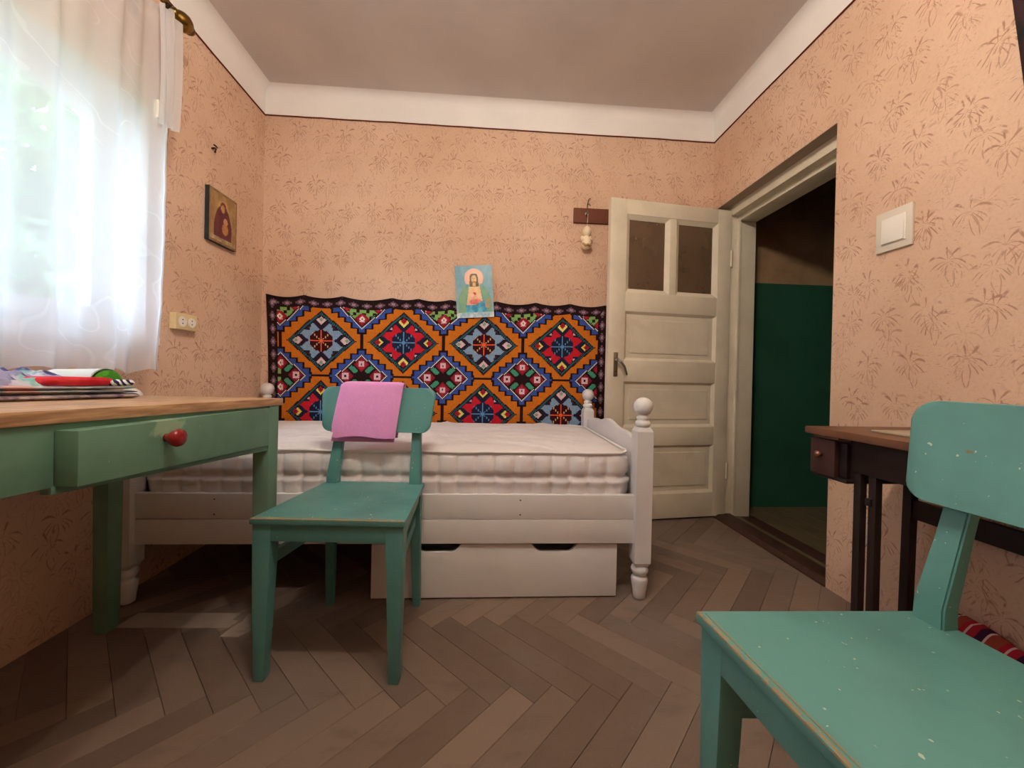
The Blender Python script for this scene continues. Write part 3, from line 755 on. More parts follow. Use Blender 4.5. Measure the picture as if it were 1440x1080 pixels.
# drawer, pulled slightly askew at the near end
def table_drawer():
    y0, y1 = yl-.595, yl-.003
    p = MB(); e0, e1 = .040, .006
    def P(y, d, zo): return (-.006+d, y, zt(y)-zo)
    c = [P(y0, e0-.052, .134), P(y0, e0, .134), P(y1, e1, .152), P(y1, e1-.020, .152), P(y0, e0-.052, .036), P(y0, e0, .036), P(y1, e1, .030), P(y1, e1-.020, .030)]
    d = MB().hexa(c, .002).build('drawer', M['green_drawer'], tb, smooth=40)
    for y in (y0+.02, y1-.03):
        MB().hexa([(-.40, y, zt(y)-.125), (-.01, y, zt(y)-.125), (-.01, y+.012, zt(y)-.125), (-.40, y+.012, zt(y)-.125), (-.40, y, zt(y)-.045), (-.01, y, zt(y)-.045), (-.01, y+.012, zt(y)-.045), (-.40, y+.012, zt(y)-.045)]).build('drawer_side', M['green'], d)
    ky = y0+.184; kx = .023; kz = zt(ky)-.0725
    MB().lathe([(.009, kx-.004), (.009, kx+.006), (.012, kx+.010), (.018, kx+.020), (.020, kx+.027), (.018, kx+.033), (.010, kx+.037), (.001, kx+.038)], (0, ky, kz), 18, 'x').build('knob', M['red_gloss'], d, smooth=True)
    return d
table_drawer()

# ------------------------------------------------------------------ folded laundry on the table
def cloth_mat(name, cols, sc=9, rough=.9):
    m = Mat(name, rough, .15); o_ = m.obj(); c = srgb(*cols[0])
    for k, q in enumerate(cols[1:]):
        mp = m.n('ShaderNodeMapping'); m.nt.links.new(o_, mp.inputs[0]); mp.inputs['Location'].default_value = (k*3.1, k*1.7, k*.9)
        c = m.mix(m.step(m.noise(mp.outputs[0], sc*(1+.3*k), 3), .47, .55), c, srgb(*q))
    m.color(c); m.bump(m.noise(o_, 300, 2), .3, .001); return m.mat
def slab(mb, x0, x1, y0, y1, z0, z1, seed, sag=.004, nu=28, nv=34):
    """soft folded slab: rounded edges, uneven surface"""
    def P(u, v):
        # superellipse cross-section around y, swept along x
        a = 2*math.pi*v; c, s = math.cos(a), math.sin(a)
        e = .25
        yy = math.copysign(abs(c)**e, c); zz = math.copysign(abs(s)**.55, s)
        end = min(1, min(u, 1-u)*14+.03)**.4
        x = x0+(x1-x0)*u; y = (y0+y1)/2+(y1-y0)/2*yy*(.965+.035*end); z = (z0+z1)/2+(z1-z0)/2*zz*end
        x += .006*fbm(y*5, z*30, seed); y += .006*fbm(x*6, z*40, seed+4)*abs(yy)
        if s > 0: z += sag*fbm(x*7, y*7, seed+9)
        return (x, y, z)
    n0 = len(mb.v); mb.grid(P, nu, nv)
    mb.add([P(0, v/nv) for v in range(nv)], [tuple(range(nv))]); mb.add([P(1, v/nv) for v in range(nv)], [tuple(range(nv))])
    return mb
def laundry():
    rot = R(-4); base = (-1.165, .99)
    def Tz(y): return zt((y-1.385))+.0005
    tilt = math.atan(.030)
    def mk(name, label, mat, build, grp=None):
        mb = MB(); build(mb); o = mb.build(name, mat, smooth=60); tag(o, label, 'cloth', grp)
        o.location = (base[0], base[1], Tz(base[1])); o.rotation_euler = (-tilt, 0, rot); return o
    mk('folded_cloth', 'lowest folded mauve grey patterned cloth lying on the pine table', cloth_mat('mauve_print', [(150, 136, 146), (118, 100, 116), (176, 160, 160)], 16), lambda mb: slab(mb, -.095, .125, -.40, .235, 0, .016, 1))
    mk('folded_cloth', 'folded grey green and salmon cloth in the middle of the stack', cloth_mat('salmon_print', [(120, 172, 156), (206, 156, 146), (140, 150, 156), (176, 176, 176)], 9), lambda mb: (slab(mb, -.095, .120, -.39, .230, .0155, .0265, 2), slab(mb, -.094, .118, -.38, .226, .0262, .036, 3)))
    def mound(mb):
        def P(u, v):
            x = -.088+.188*u; y = -.40+.555*v
            e = min(1, min(u, 1-u)*6)**.5*min(1, min(v, 1-v)*7)**.5
            ridge = abs(math.sin(v*17+3*fbm(u*3, v*3, 2)+u*4))
            return (x+.01*fbm(u*5, v*7, 3), y, .0345+e*(1-.75*max(0, u-.40)/.6*min(1, max(0, v-.55)/.15))*(.022+.016*(1-v)+.018*ridge+.016*fbm(u*4, v*7, 6)))
        mb.grid(P, 30, 70)
        n = len(mb.v); mb.grid(lambda u, v: (-.085+.183*u, -.395+.545*v, .0345), 30, 70)
    mk('crumpled_garment', 'crumpled blue and violet patterned garment on top of the folded cloths', cloth_mat('violet_print', [(128, 182, 176), (206, 206, 222), (92, 90, 140), (158, 158, 194)], 13), mound)
    def red(mb):
        slab(mb, .03, .112, .005, .165, .036, .058, 11, .003, 16, 24)
    mk('red_garment', 'folded bright red garment on the laundry stack', cloth_mat('red_cloth', [(216, 62, 70), (196, 44, 58)], 8), red)
    def stripes(mb): slab(mb, .02, .112, .158, .224, .036, .052, 14, .003, 16, 24)
    ms = Mat('navy_white_stripe', .9, .15); wv = ms.n('ShaderNodeTexWave', bands_direction='DIAGONAL'); wv.inputs['Scale'].default_value = 30; wv.inputs['Distortion'].default_value = 4
    ms.nt.links.new(ms.obj(), wv.inputs['Vector']); ms.color(ms.mix(ms.step(S(ms, wv.outputs['Fac']), .4, .6), srgb(226, 228, 232), srgb(44, 46, 84)))
    mk('striped_garment', 'navy and white striped folded garment beside the red one', ms.mat, stripes)
    def roll(mb):
        for r, t in ((.034, 0), (.031, 1)):
            mb.grid(lambda u, v, r=r: (-.07+.14*u, .180+r*1.25*math.cos(math.pi*(1-v)), .046+r*math.sin(math.pi*(1-v))+.004*u), 10, 18)
        for u in (0, 1):
            for k in range(18):
                pass
    o = mk('rolled_cloth', 'arched pale cloth with a bright green inner side on the stack', cloth_mat('pale_cloth', [(200, 222, 222), (226, 234, 232)], 8), roll)
    mb = MB()
    def G(u, v):
        a = math.pi*(1-v); return (.072+.004*u, .180+.041*math.cos(a)*u, .044+.036*math.sin(a)*u)
    mb.grid(G, 6, 18); mb.grid(lambda u, v: tuple(a-b for a, b in zip(G(u, v), (.02, 0, .001))), 6, 18)
    mb.build('green_lining', cloth_mat('green_cloth', [(96, 190, 60), (72, 150, 48)], 14), o, smooth=True)
laundry()

# ------------------------------------------------------------------ carpet on the back wall
def carpet():
    s = .00667; NC, NR = 318, 128; X0, Z0 = -1.356, 1.340
    K = lambda r, g, b: srgb(r, g, b)[:3]
    BLK, ORG, BLU, NVY, TEA = K(40, 24, 26), K(200, 112, 32), K(58, 84, 160), K(34, 38, 62), K(48, 96, 104)
    RED, LBL, YEL, PNK, WHT, GRN, DRD, MAU, ROS, CRS = K(196, 34, 48), K(132, 160, 188), K(228, 220, 120), K(222, 190, 196), K(232, 226, 214), K(72, 150, 120), K(140, 36, 48), K(112, 84, 96), K(180, 40, 60), K(240, 100, 60)
    LGR, SAG = K(130, 172, 96), K(128, 164, 140)
    star = [(0, 9), (8.5, 18.5), (10.5, 10), (22.5, 8.5), (11.5, 0), (0, 0)]
    def inpoly(x, y, P):
        c = False
        for i in range(len(P)):
            (a, b), (d, e) = P[i], P[i-1]
            if (b > y) != (e > y) and x < (d-a)*(y-b)/(e-b)+a: c = not c
        return c
    i0, j0, U, V_ = 49, 40, 75, 66
    def col(i, j):
        eb = min(i, NC-1-i, j)
        if eb < 9:
            if eb < 2 or eb > 7: return BLK
            t = (i if j == eb else j) % 12; h = abs(t-6)
            d = abs(eb-4.5)
            if d < (6-h)*.5: return K(170, 138, 148) if d < 1 and h < 2 else MAU
            return BLK
        du = ((i-i0+U//2) % U)-U//2; dv = ((j-j0+V_//2) % V_)-V_//2
        ka = (i-i0+U//2)//U+(j-j0+V_//2)//V_
        a, b = abs(du), abs(dv)
        nA = a/32+b/29
        if nA <= 1.0:
            if nA > .955: return BLK
            if nA > .86: return TEA if (i+j) % 3 else NVY
            if nA > .82: return BLK
            blue = ka % 2 == 0
            SC, CC, DC = (LBL, CRS, PNK) if blue else (RED, K(96, 150, 196), YEL)
            for (p, q) in ((0, 20.5), (23.5, 0)):
                dd = abs(a-p)+abs(b-q)
                if dd < 2.2: return SAG if blue else DRD
                if dd < 3.4 and not blue: return RED
                if dd < 6.2: return DC if (dd < 5 or (i+j) % 2) else BLK
                if dd < 7.4: return BLK
            if a*a+b*b*1.1 < 118:
                if a <= 1 and b <= 1: return CC
                if a < 1 or b < 1: return CC
                if abs(a-b*1.05) < .9 and (i % 2): return CC if not blue else K(220, 180, 120)
                return K(60, 20, 26) if blue else NVY
            if inpoly(a, b, star): return SC
            if 9 < a < 13.6 and 10 < b < 14.5:
                return (K(90, 40, 50) if blue else PNK) if (10 < a < 13 and 11 < b < 14) else NVY
            return NVY if not blue else K(44, 30, 48)
        ub = ((i-i0) % U)-U/2; vb = ((j-j0) % V_)-V_/2
        p, q = abs(ub+.5), abs(vb+.5)
        def stepped(grow): return q <= 24.4+grow-4.6*math.floor(max(0, p-grow+3)/6) and p <= 28+grow
        nB = p/24.5+q/20.5
        if nB <= 1.0:
            if nB > .91: return WHT if (i+j) % 2 else BLK
            if nB > .87: return BLK
            if min(i, NC-1-i, j) < 9+11 and nB < .8 and (((ub < 0) if i > NC/2 else (ub > 0)) is False or j < 20):
                for (x, y) in ((14.5, 0), (0, 11)):
                    dd = abs(p-x)+abs(q-y)*1.1
                    if dd < 7: return (WHT if 1.2 < dd < 3.2 else ROS if dd < 5 else DRD)
                return LGR if (i//3+j//3) % 3 else BLK
            for (x, y) in ((14.5, 0), (0, 11.2)):
                m_ = max(abs(p-x), abs(q-y)); dd = abs(p-x)+abs(q-y)
                if m_ < .9: return BLK
                if m_ < 2.6: return PNK
                if dd < 5: return ROS
                if dd < 7.3: return DRD
            if abs(p*.86-q) < 2.6 and 8 < p+q < 19: return GRN
            return BLK
        if stepped(0): return BLU
        if stepped(1.2): return BLK
        if p < 1.2 or q < 1.2: return BLK
        return ORG
    t = thing('wall_carpet', 'dark kilim carpet with orange, blue and red diamonds hung on the back wall', 'carpet', (-.30, YB-.006, .49))
    cols = []; 
    nails = [-1.35, -1.13, -.90, -.60, -.44, -.24, .05, .30, .52, .76]
    def top(x):
        for a, b in zip(nails, nails[1:]):
            if a <= x <= b: return -.018*(b-a)/.25*math.sin(math.pi*(x-a)/(b-a))**.9
        return 0
    V = []; F = []
    for j in range(NR+1):
        for i in range(NC+1):
            x = X0+i*s; d = j*s; dz = top(x)*max(0, 1-d/.35)
            xl = .022*max(0, math.sin(min(1, j/90)*math.pi/2))*max(0, 1-i/60)
            V.append((x+xl+.30, -.010-.006*max(0, fbm(x*3, d*2, 1))-.004*math.sin(x*21)*max(0, 1-d/.3)**2, Z0-d+dz-.49))
    for j in range(NR):
        for i in range(NC): F.append((j*(NC+1)+i, (j+1)*(NC+1)+i, (j+1)*(NC+1)+i+1, j*(NC+1)+i+1))
    nf = len(F); n1 = len(V)
    edge = [i for i in range(NC+1)]+[j*(NC+1)+NC for j in range(1, NR+1)]+[NR*(NC+1)+i for i in range(NC-1, -1, -1)]+[j*(NC+1) for j in range(NR-1, 0, -1)]
    for e in edge: V.append((V[e][0], -.002, V[e][2]))
    m_ = len(edge)
    for k in range(m_): F.append((edge[k], edge[(k+1) % m_], n1+(k+1) % m_, n1+k))
    F.append(tuple(range(n1, n1+m_)))
    o = MB().add(V, F).build('weave', M['carpet'], t, smooth=False, fix=False)
    ca = o.data.color_attributes.new('Col', 'FLOAT_COLOR', 'CORNER')
    buf = []
    rg = random.Random(1)
    for j in range(NR):
        for i in range(NC):
            c = col(i, j); k = rg.uniform(.88, 1.08); buf += [c[0]*k, c[1]*k, c[2]*k, 1]*4
    buf += [BLK[0], BLK[1], BLK[2], 1]*(len(o.data.loops)-nf*4)
    ca.data.foreach_set('color', buf)
    for x in nails[1:-1]: MB().lathe([(.002, -.016), (.004, -.017), (.004, -.019)], (x+.30, 0, Z0-.49-.006), 8, 'y').build('nail', M['dark_metal'], t)
    # fringe-like binding
    MB().tube([(X0+i*s*2+.30, -.010, Z0-.49+top(X0+i*s*2)+.001) for i in range(NC//2)], .004, 6).build('binding', plain('black_binding', (40, 26, 28), .95, .1), t, smooth=True)
carpet()

# ------------------------------------------------------------------ devotional prints
def card(name, label, w, h, th, nu, nv, fn, edge, curl, parent_loc, rot, cat='picture'):
    t = thing(name, label, cat, parent_loc); t.rotation_euler = rot
    V = []; F = []
    for j in range(nv+1):
        for i in range(nu+1):
            u, v = i/nu, j/nv; V.append(((u-.5)*w, -th-curl(u, v), v*h))
    for j in range(nv):
        for i in range(nu): F.append((j*(nu+1)+i, j*(nu+1)+i+1, (j+1)*(nu+1)+i+1, (j+1)*(nu+1)+i))
    o = MB().add(V, F).build('image', M['print'], t, fix=False)
    ca = o.data.color_attributes.new('Col', 'FLOAT_COLOR', 'CORNER'); buf = []
    for j in range(nv):
        for i in range(nu):
            c = srgb(*fn((i+.5)/nu, (j+.5)/nv)); buf += list(c)*4
    ca.data.foreach_set('color', buf)
    ob = MB(); n = nu+1
    ring_ = [i for i in range(n)]+[j*n+nu for j in range(1, nv+1)]+[nv*n+i for i in range(nu-1, -1, -1)]+[j*n for j in range(nv-1, 0, -1)]
    A = [(V[k][0], V[k][1]+.0004, V[k][2]) for k in ring_]; B = [(V[k][0], V[k][1]+th*.95, V[k][2]) for k in ring_]; q = len(ring_)
    ob.add(A+B, [(k, (k+1) % q, q+(k+1) % q, q+k) for k in range(q)]+[tuple(range(q, 2*q))])
    ob.build('backing', edge, t)
    return t
def lerp(a, b, t): t = max(0, min(1, t)); return tuple(x+(y-x)*t for x, y in zip(a, b))
def saint(u, v):
    x, y = (u-.5)*.72, v          # aspect-corrected: width .72 of height
    n = fbm(u*7, v*7, 2)
    c = lerp((150, 184, 190), (96, 148, 168), v*.9+n*.3)
    if y < .10+.03*n: c = lerp((226, 226, 226), (150, 190, 205), n+.4)
    # halo
    hd = math.hypot(x, (y-.755))
    if hd < .185: c = lerp((240, 206, 164), (236, 180, 150), hd/.185)
    # mantle: green-blue shoulders
    sh = .10+.22*math.sqrt(max(0, min(1, (.66-y)/.30)))
    if y < .64 and abs(x+.0) < sh and y > .10:
        c = lerp((92, 160, 160), (130, 170, 130), .5+n+.6*(x < -.17))
        if abs(x) < .10+.16*(.62-y)*(.62-y > 0) and y > .20: c = lerp((242, 208, 146), (236, 166, 146), (.60-y)*2.4+n*.6)   # tunic
        if math.hypot((x-.01)/.12, (y-.30)/.05) < 1: c = lerp((206, 96, 84), (226, 140, 120), n+.5)
        if abs(x-.02) < .20 and y < .24+.5*max(0, x): c = lerp((50, 140, 178), (110, 190, 206), n+.5)
        if x > .20 and .18 < y < .36: c = lerp((190, 150, 110), (120, 160, 130), n+.5)
        if math.hypot(x, (y-.455)*1.1) < .028: c = (206, 70, 60)
        for hx, hy in ((-.055, .43), (.085, .405)):
            if math.hypot((x-hx)/1.3, y-hy) < .035: c = (240, 206, 160)
    # hair, face, beard
    hw = .075+.07*max(0, (.80-y))*1.2
    if .585 < y < .845 and abs(x+.002) < hw and (y < .80 or math.hypot(x, (y-.77)) < .08): c = lerp((112, 76, 44), (84, 56, 36), n+.5)
    if math.hypot(x/.050, (y-.735)/.078) < 1:
        c = lerp((238, 204, 140), (222, 176, 116), .5+n)
        if y < .695: c = lerp(c, (160, 112, 66), .6)
        if abs(y-.755) < .008 and .010 < abs(x) < .034: c = (98, 70, 50)
        if abs(x) < .005 and .715 < y < .755: c = (206, 160, 106)
        if abs(y-.695) < .005 and abs(x) < .016: c = (176, 96, 80)
    if abs(x) < .028 and .60 < y < .665: c = (228, 186, 124)
    return c
pr = card('devotional_print', 'small blue print of a haloed robed figure above the wall carpet', .232, .328, .0022, 72, 100, saint, M['white_plastic'], lambda u, v: .004*math.sin(v*2.5)+.003*u, (-.080, YB-.024, 1.237), (R(-2), 0, 0))
pr.rotation_euler = (R(-1.5), R(-4.0), 0)
def icon_img(u, v):
    x, y = (u-.5)*.78, v; n = fbm(u*6, v*6, 5)
    c = lerp((176, 142, 92), (150, 116, 76), .5+n)
    if min(u, 1-u) < .05 or min(v, 1-v) < .04: return lerp((120, 92, 62), (150, 116, 78), .5+n)
    if math.hypot(x+.01, y-.70) < .155: c = lerp((206, 166, 96), (186, 142, 84), .5+n)
    if y < .74 and abs(x+.01) < .08+.17*math.sqrt(max(0, min(1, (.72-y)/.35))) and y > .08: c = lerp((112, 44, 52), (86, 34, 46), .5+n)
    if math.hypot((x+.01)/.085, (y-.72)/.11) < 1: c = (110, 48, 54)
    if math.hypot((x+.02)/.055, (y-.70)/.078) < 1: c = lerp((206, 158, 110), (176, 126, 86), .5+n)
    if math.hypot((x-.06)/.06, (y-.47)/.07) < 1: c = (200, 156, 96)
    if math.hypot((x-.055)/.042, (y-.47)/.05) < 1: c = (196, 146, 104)
    if math.hypot((x-.05)/.09, (y-.32)/.11) < 1: c = lerp((190, 132, 74), (160, 104, 60), .5+n)
    if y < .13: c = lerp((196, 176, 140), (140, 120, 90), .5+n)
    return c
ic = card('icon_panel', 'small framed icon of a figure in dark red hung on the window wall', .205, .262, .022, 50, 64, icon_img, plain('dark_icon_edge', (46, 52, 56), .6, .3), lambda u, v: 0, (XL+.001, 2.070, 1.513), (0, 0, R(90)))
ic.rotation_euler = (0, R(0), R(90))

# ------------------------------------------------------------------ small wall things
t = thing('hook_board', 'short brown wooden hook board on the wall beside the door', 'hook rack', (.64, YB, 1.867))
MB().box(-.108, -.016, 0, .20, 0, .094, .002).build('board', M['hook_wood'], t, smooth=40)
MB().tube([(-.030, -.015, .050), (-.030, -.035, .046), (-.026, -.047, .055), (-.024, -.045, .070)], .004, 8).build('hook', M['steel'], t, smooth=True)
MB().lathe([(.011, -.0165), (.012, -.020), (.008, -.023)], (-.026, 0, .056), 14, 'y').build('hook_plate', M['steel'], t, smooth=40)
MB().tube([(-.022, -.012, .09), (-.020, -.014, .125), (-.014, -.016, .150), (-.002, -.014, .158)], .0025, 6).build('wire', M['dark_metal'], t, smooth=True)
MB().tube([(-.020, -.013, .118), (-.010, -.018, .122), (-.002, -.02, .108)], .0025, 6).build('wire', M['dark_metal'], t, smooth=True)
t = thing('wall_ornament', 'little cream angel ornament hanging on a thread below the hook', 'ornament', (.612, YB-.036, 1.690))
mo = plain('cream_plaster', (240, 220, 188), .6, .3, .05)
MB().lathe([(.002, .078), (.018, .084), (.026, .10), (.028, .118), (.022, .136), (.010, .146), (.002, .149)], (.002, 0, 0), 16).build('head', mo, t, smooth=True)
MB().lathe([(.002, .0), (.018, .002), (.030, .014), (.034, .030), (.028, .052), (.020, .074), (.014, .084), (.002, .088)], (0, 0, 0), 16).build('body', mo, t, smooth=True)
for q in (-1, 1):
    MB().lathe([(.001, .05), (.012, .056), (.016, .068), (.012, .082), (.001, .09)], (q*.024, .006, 0), 12).build('wing', mo, t, smooth=True)
MB().tube([(-.028, -.022, .030), (-.012, -.032, .016), (0, -.036, .022), (.014, -.032, .016), (.029, -.020, .032)], .007, 8).build('ribbon', plain('tan_ribbon', (206, 160, 116), .6, .3), t, smooth=True)
MB().tube([(.002, 0, .146), (.002, -.012, .19), (.003, -.012, .222)], .0012, 5).build('thread', M['white_plastic'], t)
# light switch
t = thing('light_switch', 'white rocker light switch on the palm patterned wall', 'switch', (XR, 1.305, 1.437))
MB().box(-.010, -.063, -.074, 0, .063, .074, .004).build('plate', plain('switch_plate', (222, 214, 198), .4, .5, .03), t, smooth=40)
p = MB().box(-.013, -.044, -.050, -.009, .040, .046, .002).build('bezel', M['white_plastic'], t, smooth=40)
MB().hexa([(-.018, -.040, -.046), (-.018, .036, -.046), (-.012, .036, -.046), (-.012, -.040, -.046), (-.014, -.040, .042), (-.014, .036, .042), (-.012, .036, .042), (-.012, -.040, .042)], .001).build('rocker', M['white_plastic'], p, smooth=40)
# socket
t = thing('wall_socket', 'cream double wall socket beside the curtain', 'socket', (XL, 1.832, 1.088))
MB().box(0, -.062, -.036, .030, .062, .036, .005).build('housing', M['cream_plastic'], t, smooth=40)
for y in (-.026, .028):
    p = MB().lathe([(.023, .029), (.023, .032), (.020, .0325), (.019, .0308)], (0, y, 0), 20, 'x').build('outlet', M['white_plastic'], t, smooth=40)
    for z in (-.008, .008): MB().lathe([(.0028, .0305), (.0028, .0316)], (0, y, z), 8, 'x').build('pin_hole', M['black'], p)
# nails
t = thing('wall_nail', 'bent rusty nail above the small icon', 'nail', (XL, 2.012, 1.975))
MB().tube([(0, 0, 0), (.015, 0, .002), (.022, -.004, -.004), (.020, -.006, -.022)], .0045, 7).build('shank', M['dark_metal'], t, smooth=True)
MB().tube([(.018, -.012, .012), (.018, .002, .013), (.018, .012, .011)], .004, 6).build('head', M['dark_metal'], t, smooth=True)
t = thing('wall_nail', 'thin dark nail in the back wall above the open door', 'nail', (.90, YB, 1.955))
MB().tube([(0, .002, 0), (0, -.02, .002)], .003, 6).build('shank', M['dark_metal'], t, smooth=True)
MB().tube([(0, -.018, .005), (.0, -.018, -.028)], .0025, 6).build('hook_end', M['dark_metal'], t, smooth=True)

# ------------------------------------------------------------------ curtain, rod
CX = -1.275
def curtain():
    t = thing('sheer_curtain', 'long white sheer lace curtain hanging over the window', 'curtain', (CX, 1.0, .86))
    y0, y1, z0, z1 = .12, 1.595, .862, 2.262
    def P(u, v):
        y = y0+(y1-y0)*u; k = 1-.045*(1-v)*(u-.35); y = y0+(y1-y0)*u*k
        fold = math.sin(u*44+1.3*math.sin(u*9)+.5*math.sin(v*3))*.024*(.45+.55*(1-v))+.010*math.sin(u*97)
        hem = .012*math.cos(u*70)*(1-min(1, v*30))
        zb = z0+.012*(1-u)
        return (fold+.008*fbm(u*8, v*4), y-1.0, zb+(z1-zb)*v+hem-.86)
    MB().grid(P, 260, 60).build('cloth', M['sheer'], t, smooth=True, fix=False)
    MB().tube([(P(1, v/30)[0], P(1, v/30)[1], P(1, v/30)[2]) for v in range(31)], .0035, 6).build('side_hem', M['sheer2'], t, smooth=True)
    MB().box(-.006, 1.545-1.0, 1.825-.86, .014, 1.575-1.0, 1.895-.86, .004).build('clip', M['white_plastic'], t, smooth=40)
curtain()
def valance():
    t = thing('curtain_strip', 'narrow short strip of white sheer beside the long curtain', 'curtain', (CX+.02, 1.60, 1.80))
    MB().grid(lambda u, v: (.010*math.sin(u*14)+.006*math.sin(v*3), -.06+.085*u+.012*v*(u-.5), (.45+.02*math.sin(u*3))*v+.02*u*(1-v)), 24, 30).build('cloth', M['sheer2'], t, smooth=True, fix=False)
valance()
t = thing('curtain_rod', 'brass curtain rod with bell shaped finial and dark bracket over the window', 'curtain rod', (CX+.01, 1.0, 2.285))
MB().lathe([(.011, -.95), (.011, .615)], (0, 0, 0), 14, 'y').build('rod', M['brass'], t, smooth=40)
MB().lathe([(.010, .600), (.018, .606), (.014, .612), (.016, .618), (.026, .626), (.033, .640), (.036, .656), (.032, .672), (.024, .684), (.018, .690), (.020, .696), (.014, .706), (.002, .711)], (0, 0, 0), 20, 'y').build('finial', M['brass'], t, smooth=True)
MB().tube([(-.124, .575, -.005), (-.09, .575, .0), (-.04, .575, -.024), (-.012, .575, -.026), (.004, .575, -.018), (.016, .575, -.004)], .006, 8).box(-.125, .558, -.05, -.118, .592, .045).build('bracket', M['dark_metal'], t, smooth=40)
for k, y in enumerate((.53, .40, .26, .12, -.03, -.18, -.34, -.5, -.66, -.82)):
    MB().tube([(.0175*math.cos(a*math.pi/8), y, .0175*math.sin(a*math.pi/8)-.006) for a in range(16)], .0028, 6, True).build('ring', M['dark_metal'], t, smooth=True)

# ------------------------------------------------------------------ dark desk by the right wall
dk = thing('sewing_desk', 'narrow dark wooden desk with small end drawer against the right wall', 'desk', (1.25, .75, 0))
def dkp(name, mat, x0, y0, z0, x1, y1, z1, ch=.002, par=None):
    return MB().box(x0-1.25, y0-.75, z0, x1-1.25, y1-.75, z1, ch).build(name, M[mat], par or dk, smooth=40)
dkp('top', 'desk_top', 1.040, .20, .713, 1.458, 1.193, .735, .003)
dkp('batten', 'desk_top', 1.056, 1.09, .704, 1.10, 1.178, .713, .001)
dkp('apron', 'desk_wood', 1.085, .25, .615, 1.103, 1.072, .713); dkp('apron', 'desk_wood', 1.42, .25, .615, 1.438, 1.10, .713)
dkp('end_apron', 'desk_wood', 1.103, 1.052, .615, 1.42, 1.070, .713); dkp('end_apron', 'desk_wood', 1.103, .25, .615, 1.42, .268, .713)
for y in (1.048, 1.004): dkp('leg', 'desk_wood', 1.088, y, 0, 1.109, y+.021, .70)
dkp('hinge_bolt', 'desk_wood', 1.080, 1.012, .53, 1.09, 1.028, .552, .003)
for y in (1.150, .27):
    MB().hexa([(a-1.25, b-.75, z) for z, ex in ((0, -.012), (.70, 0)) for a, b in ((1.366+ex, y-.005), (1.392+ex, y-.005), (1.392+ex, y+.021), (1.366+ex, y+.021))], .002).build('leg', M['desk_wood'], dk, smooth=40)
for y in (.31, .27): dkp('leg', 'desk_wood', 1.088, y, 0, 1.109, y+.021, .70)
dkp('stretcher', 'desk_wood', 1.368, .28, .447, 1.388, 1.146, .506)
dkp('stretcher_plate', 'steel', 1.3665, 1.000, .462, 1.369, 1.02, .494, .0005)
d = dkp('drawer', 'desk_drawer', 1.060, 1.105, .588, 1.078, 1.192, .700, .004)
dkp('drawer_box', 'desk_wood', 1.078, 1.082, .592, 1.36, 1.188, .694, .002, d)
dkp('drawer_runner', 'desk_wood', 1.066, 1.070, .578, 1.40, 1.190, .589, .004)
dkp('hanger', 'desk_wood', 1.09, 1.070, .58, 1.40, 1.083, .713)
MB().lathe([(.005, 1.060-1.25), (.005, 1.054-1.25), (.009, 1.050-1.25), (.010, 1.045-1.25), (.006, 1.041-1.25), (.001, 1.040-1.25)], (0, 1.150-.75, .652), 14, 'x').build('knob', plain('copper_knob', (170, 120, 100), .3, .5, .1, 9, .6), d, smooth=True)
o = MB().hexa([(1.13, .86, .7353), (1.34, .84, .7353), (1.35, 1.05, .7353), (1.14, 1.07, .7353), (1.13, .86, .741), (1.34, .84, .741), (1.35, 1.05, .741), (1.14, 1.07, .741)], .0015).build('notebook', plain('paper_cover', (176, 160, 138), .7, .3))
tag(o, 'thin pale notebook lying on the dark desk', 'notebook')

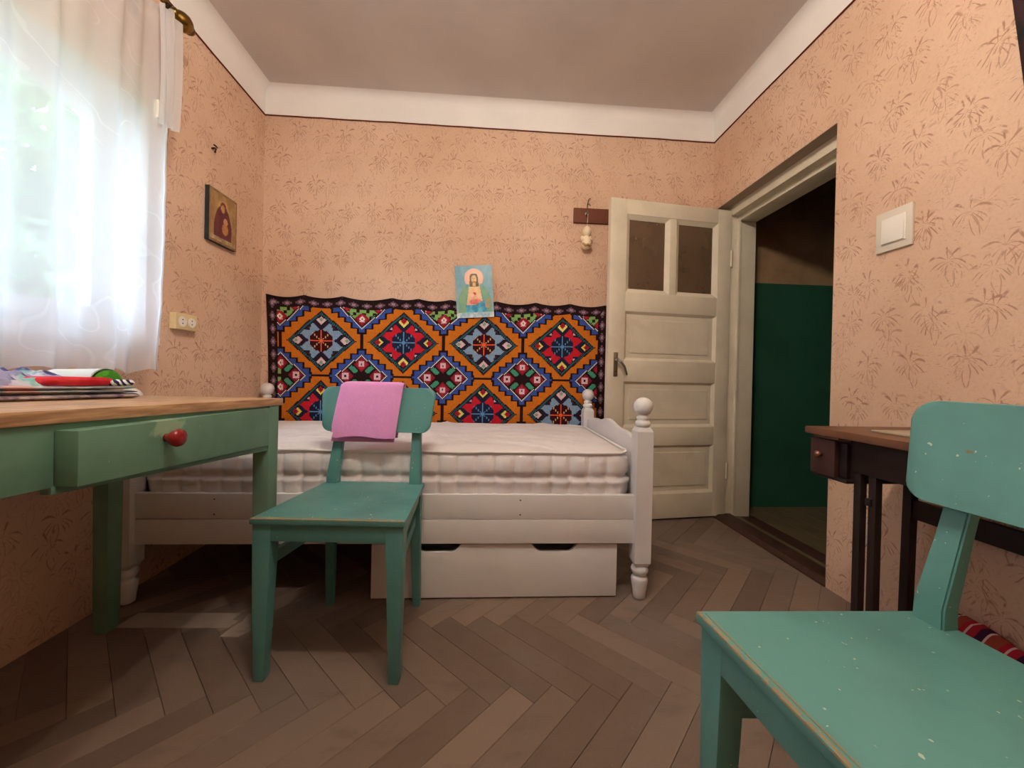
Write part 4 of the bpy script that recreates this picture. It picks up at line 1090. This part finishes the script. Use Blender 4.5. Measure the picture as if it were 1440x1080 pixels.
# striped red rug heaped by the wall
def rug():
    t = thing('striped_rug', 'red striped woven rug heaped on the floor by the right wall', 'rug', (1.33, .85, 0))
    prof = [(.40, .02), (.45, .09), (.60, .13), (.80, .155), (.929, .172), (1.0, .20), (1.05, .196), (1.10, .172), (1.17, .135), (1.22, .11), (1.24, .07), (1.245, .02)]
    def H(y):
        for (a, ha), (b, hb) in zip(prof, prof[1:]):
            if a <= y <= b: return ha+(hb-ha)*(y-a)/(b-a)
        return .02
    def P(u, v):
        y = .40+(1.245-.40)*u; a = math.pi*v; h = H(y)
        x = 1.4295+.0305*math.cos(a)*(.93+.05*math.sin(u*9)); z = h*math.sin(a)**.5*(1+.03*math.sin(u*30+v*4))
        return (x-1.33, y-.85+.010*math.sin(v*7), max(0, z+.004*fbm(u*9, v*5)*(.2 < v < .8)))
    mr = Mat('red_stripes', .95, .1); P0 = mr.n('ShaderNodeSeparateXYZ'); mr.nt.links.new(mr.obj(), P0.inputs[0])
    yy = S(mr, P0.outputs[1])+S(mr, P0.outputs[0])*.5+S(mr, P0.outputs[2])*.25+mr.noise(mr.obj(), 6, 2)*.03
    f = mr.math('FRACT', yy/.085); c = mr.mix(mr.step(f, .40, .44), srgb(176, 40, 56), srgb(160, 74, 58)); c = mr.mix(mr.step(f, .70, .74), c, srgb(70, 36, 58))
    lines = mr.math('SUBTRACT', 1.0, mr.math('ABSOLUTE', mr.math('SUBTRACT', mr.math('FRACT', f*2.0), .5))/.07, clamp=True)
    mr.color(mr.mix(mr.step(lines, 0, .3), c, srgb(222, 190, 186))); mr.bump(mr.noise(mr.obj(), 200, 2), .5, .002)
    mb = MB(); mb.grid(P, 60, 24)
    for u in (0, 1): mb.add([P(u, v/24) for v in range(25)], [tuple(range(25))])
    mb.add([P(i/60, 0) for i in range(61)]+[P(i/60, 1) for i in range(61)], [(i, i+1, 62+i, 61+i) for i in range(60)])
    mb.build('weave', mr.mat, t, smooth=True)
rug()
# dark cloth high on the right wall
t = thing('hanging_garment', 'dark garment hanging high on the right palm patterned wall', 'garment', (XR-.005, .846, 1.672))
def GP(u, v):
    a = math.pi*u; wd = .105+.095*v; y = -wd*math.cos(a)
    return (-.075*math.sin(a)*(1+.3*math.sin(u*17))-.004, y, .75*v+.02*math.sin(u*12)*(1-v))
mb = MB(); mb.grid(GP, 36, 30); mb.add([GP(i/36, 0) for i in range(37)], [tuple(range(37))]); mb.add([GP(i/36, 1) for i in range(37)], [tuple(range(37))])
mb.build('cloth', cloth_mat('dark_cloth', [(38, 38, 36), (50, 54, 50), (58, 40, 44)], 6), t, smooth=True)
MB().tube([(.004, .055, .74), (-.05, .055, .745), (-.06, .055, .77)], .005, 8).build('peg', M['dark_metal'], t, smooth=True)

# ------------------------------------------------------------------ ceiling lamp (above the frame, two warm bulbs)
t = thing('ceiling_lamp_offscreen', 'two armed brass ceiling lamp with bare warm bulbs', 'lamp', (0, .45, ZC))
MB().lathe([(.05, 0), (.05, -.012), (.03, -.03), (.008, -.035)], (0, 0, 0), 20).build('canopy', M['brass'], t, smooth=40)
MB().lathe([(.006, -.03), (.006, -.26), (.018, -.265), (.018, -.30), (.004, -.31)], (0, 0, 0), 12).build('stem', M['brass'], t, smooth=40)
for q in (-1, 1):
    a = MB().tube([(0, 0, -.285), (q*.08, 0, -.30), (q*.13, 0, -.285), (q*.14, 0, -.255)], .006, 8).build('arm', M['brass'], t, smooth=True)
    MB().lathe([(.016, -.258), (.018, -.225)], (q*.14, 0, 0), 14).build('holder', M['white_plastic'], a, smooth=40)
    MB().lathe([(.012, -.226), (.015, -.215), (.028, -.185), (.031, -.165), (.026, -.145), (.014, -.132), (.001, -.129)], (q*.14, 0, 0), 16).build('bulb_offscreen', emit('warm_bulb', (1.0, .89, .75, 1), LAMP), a, smooth=True)
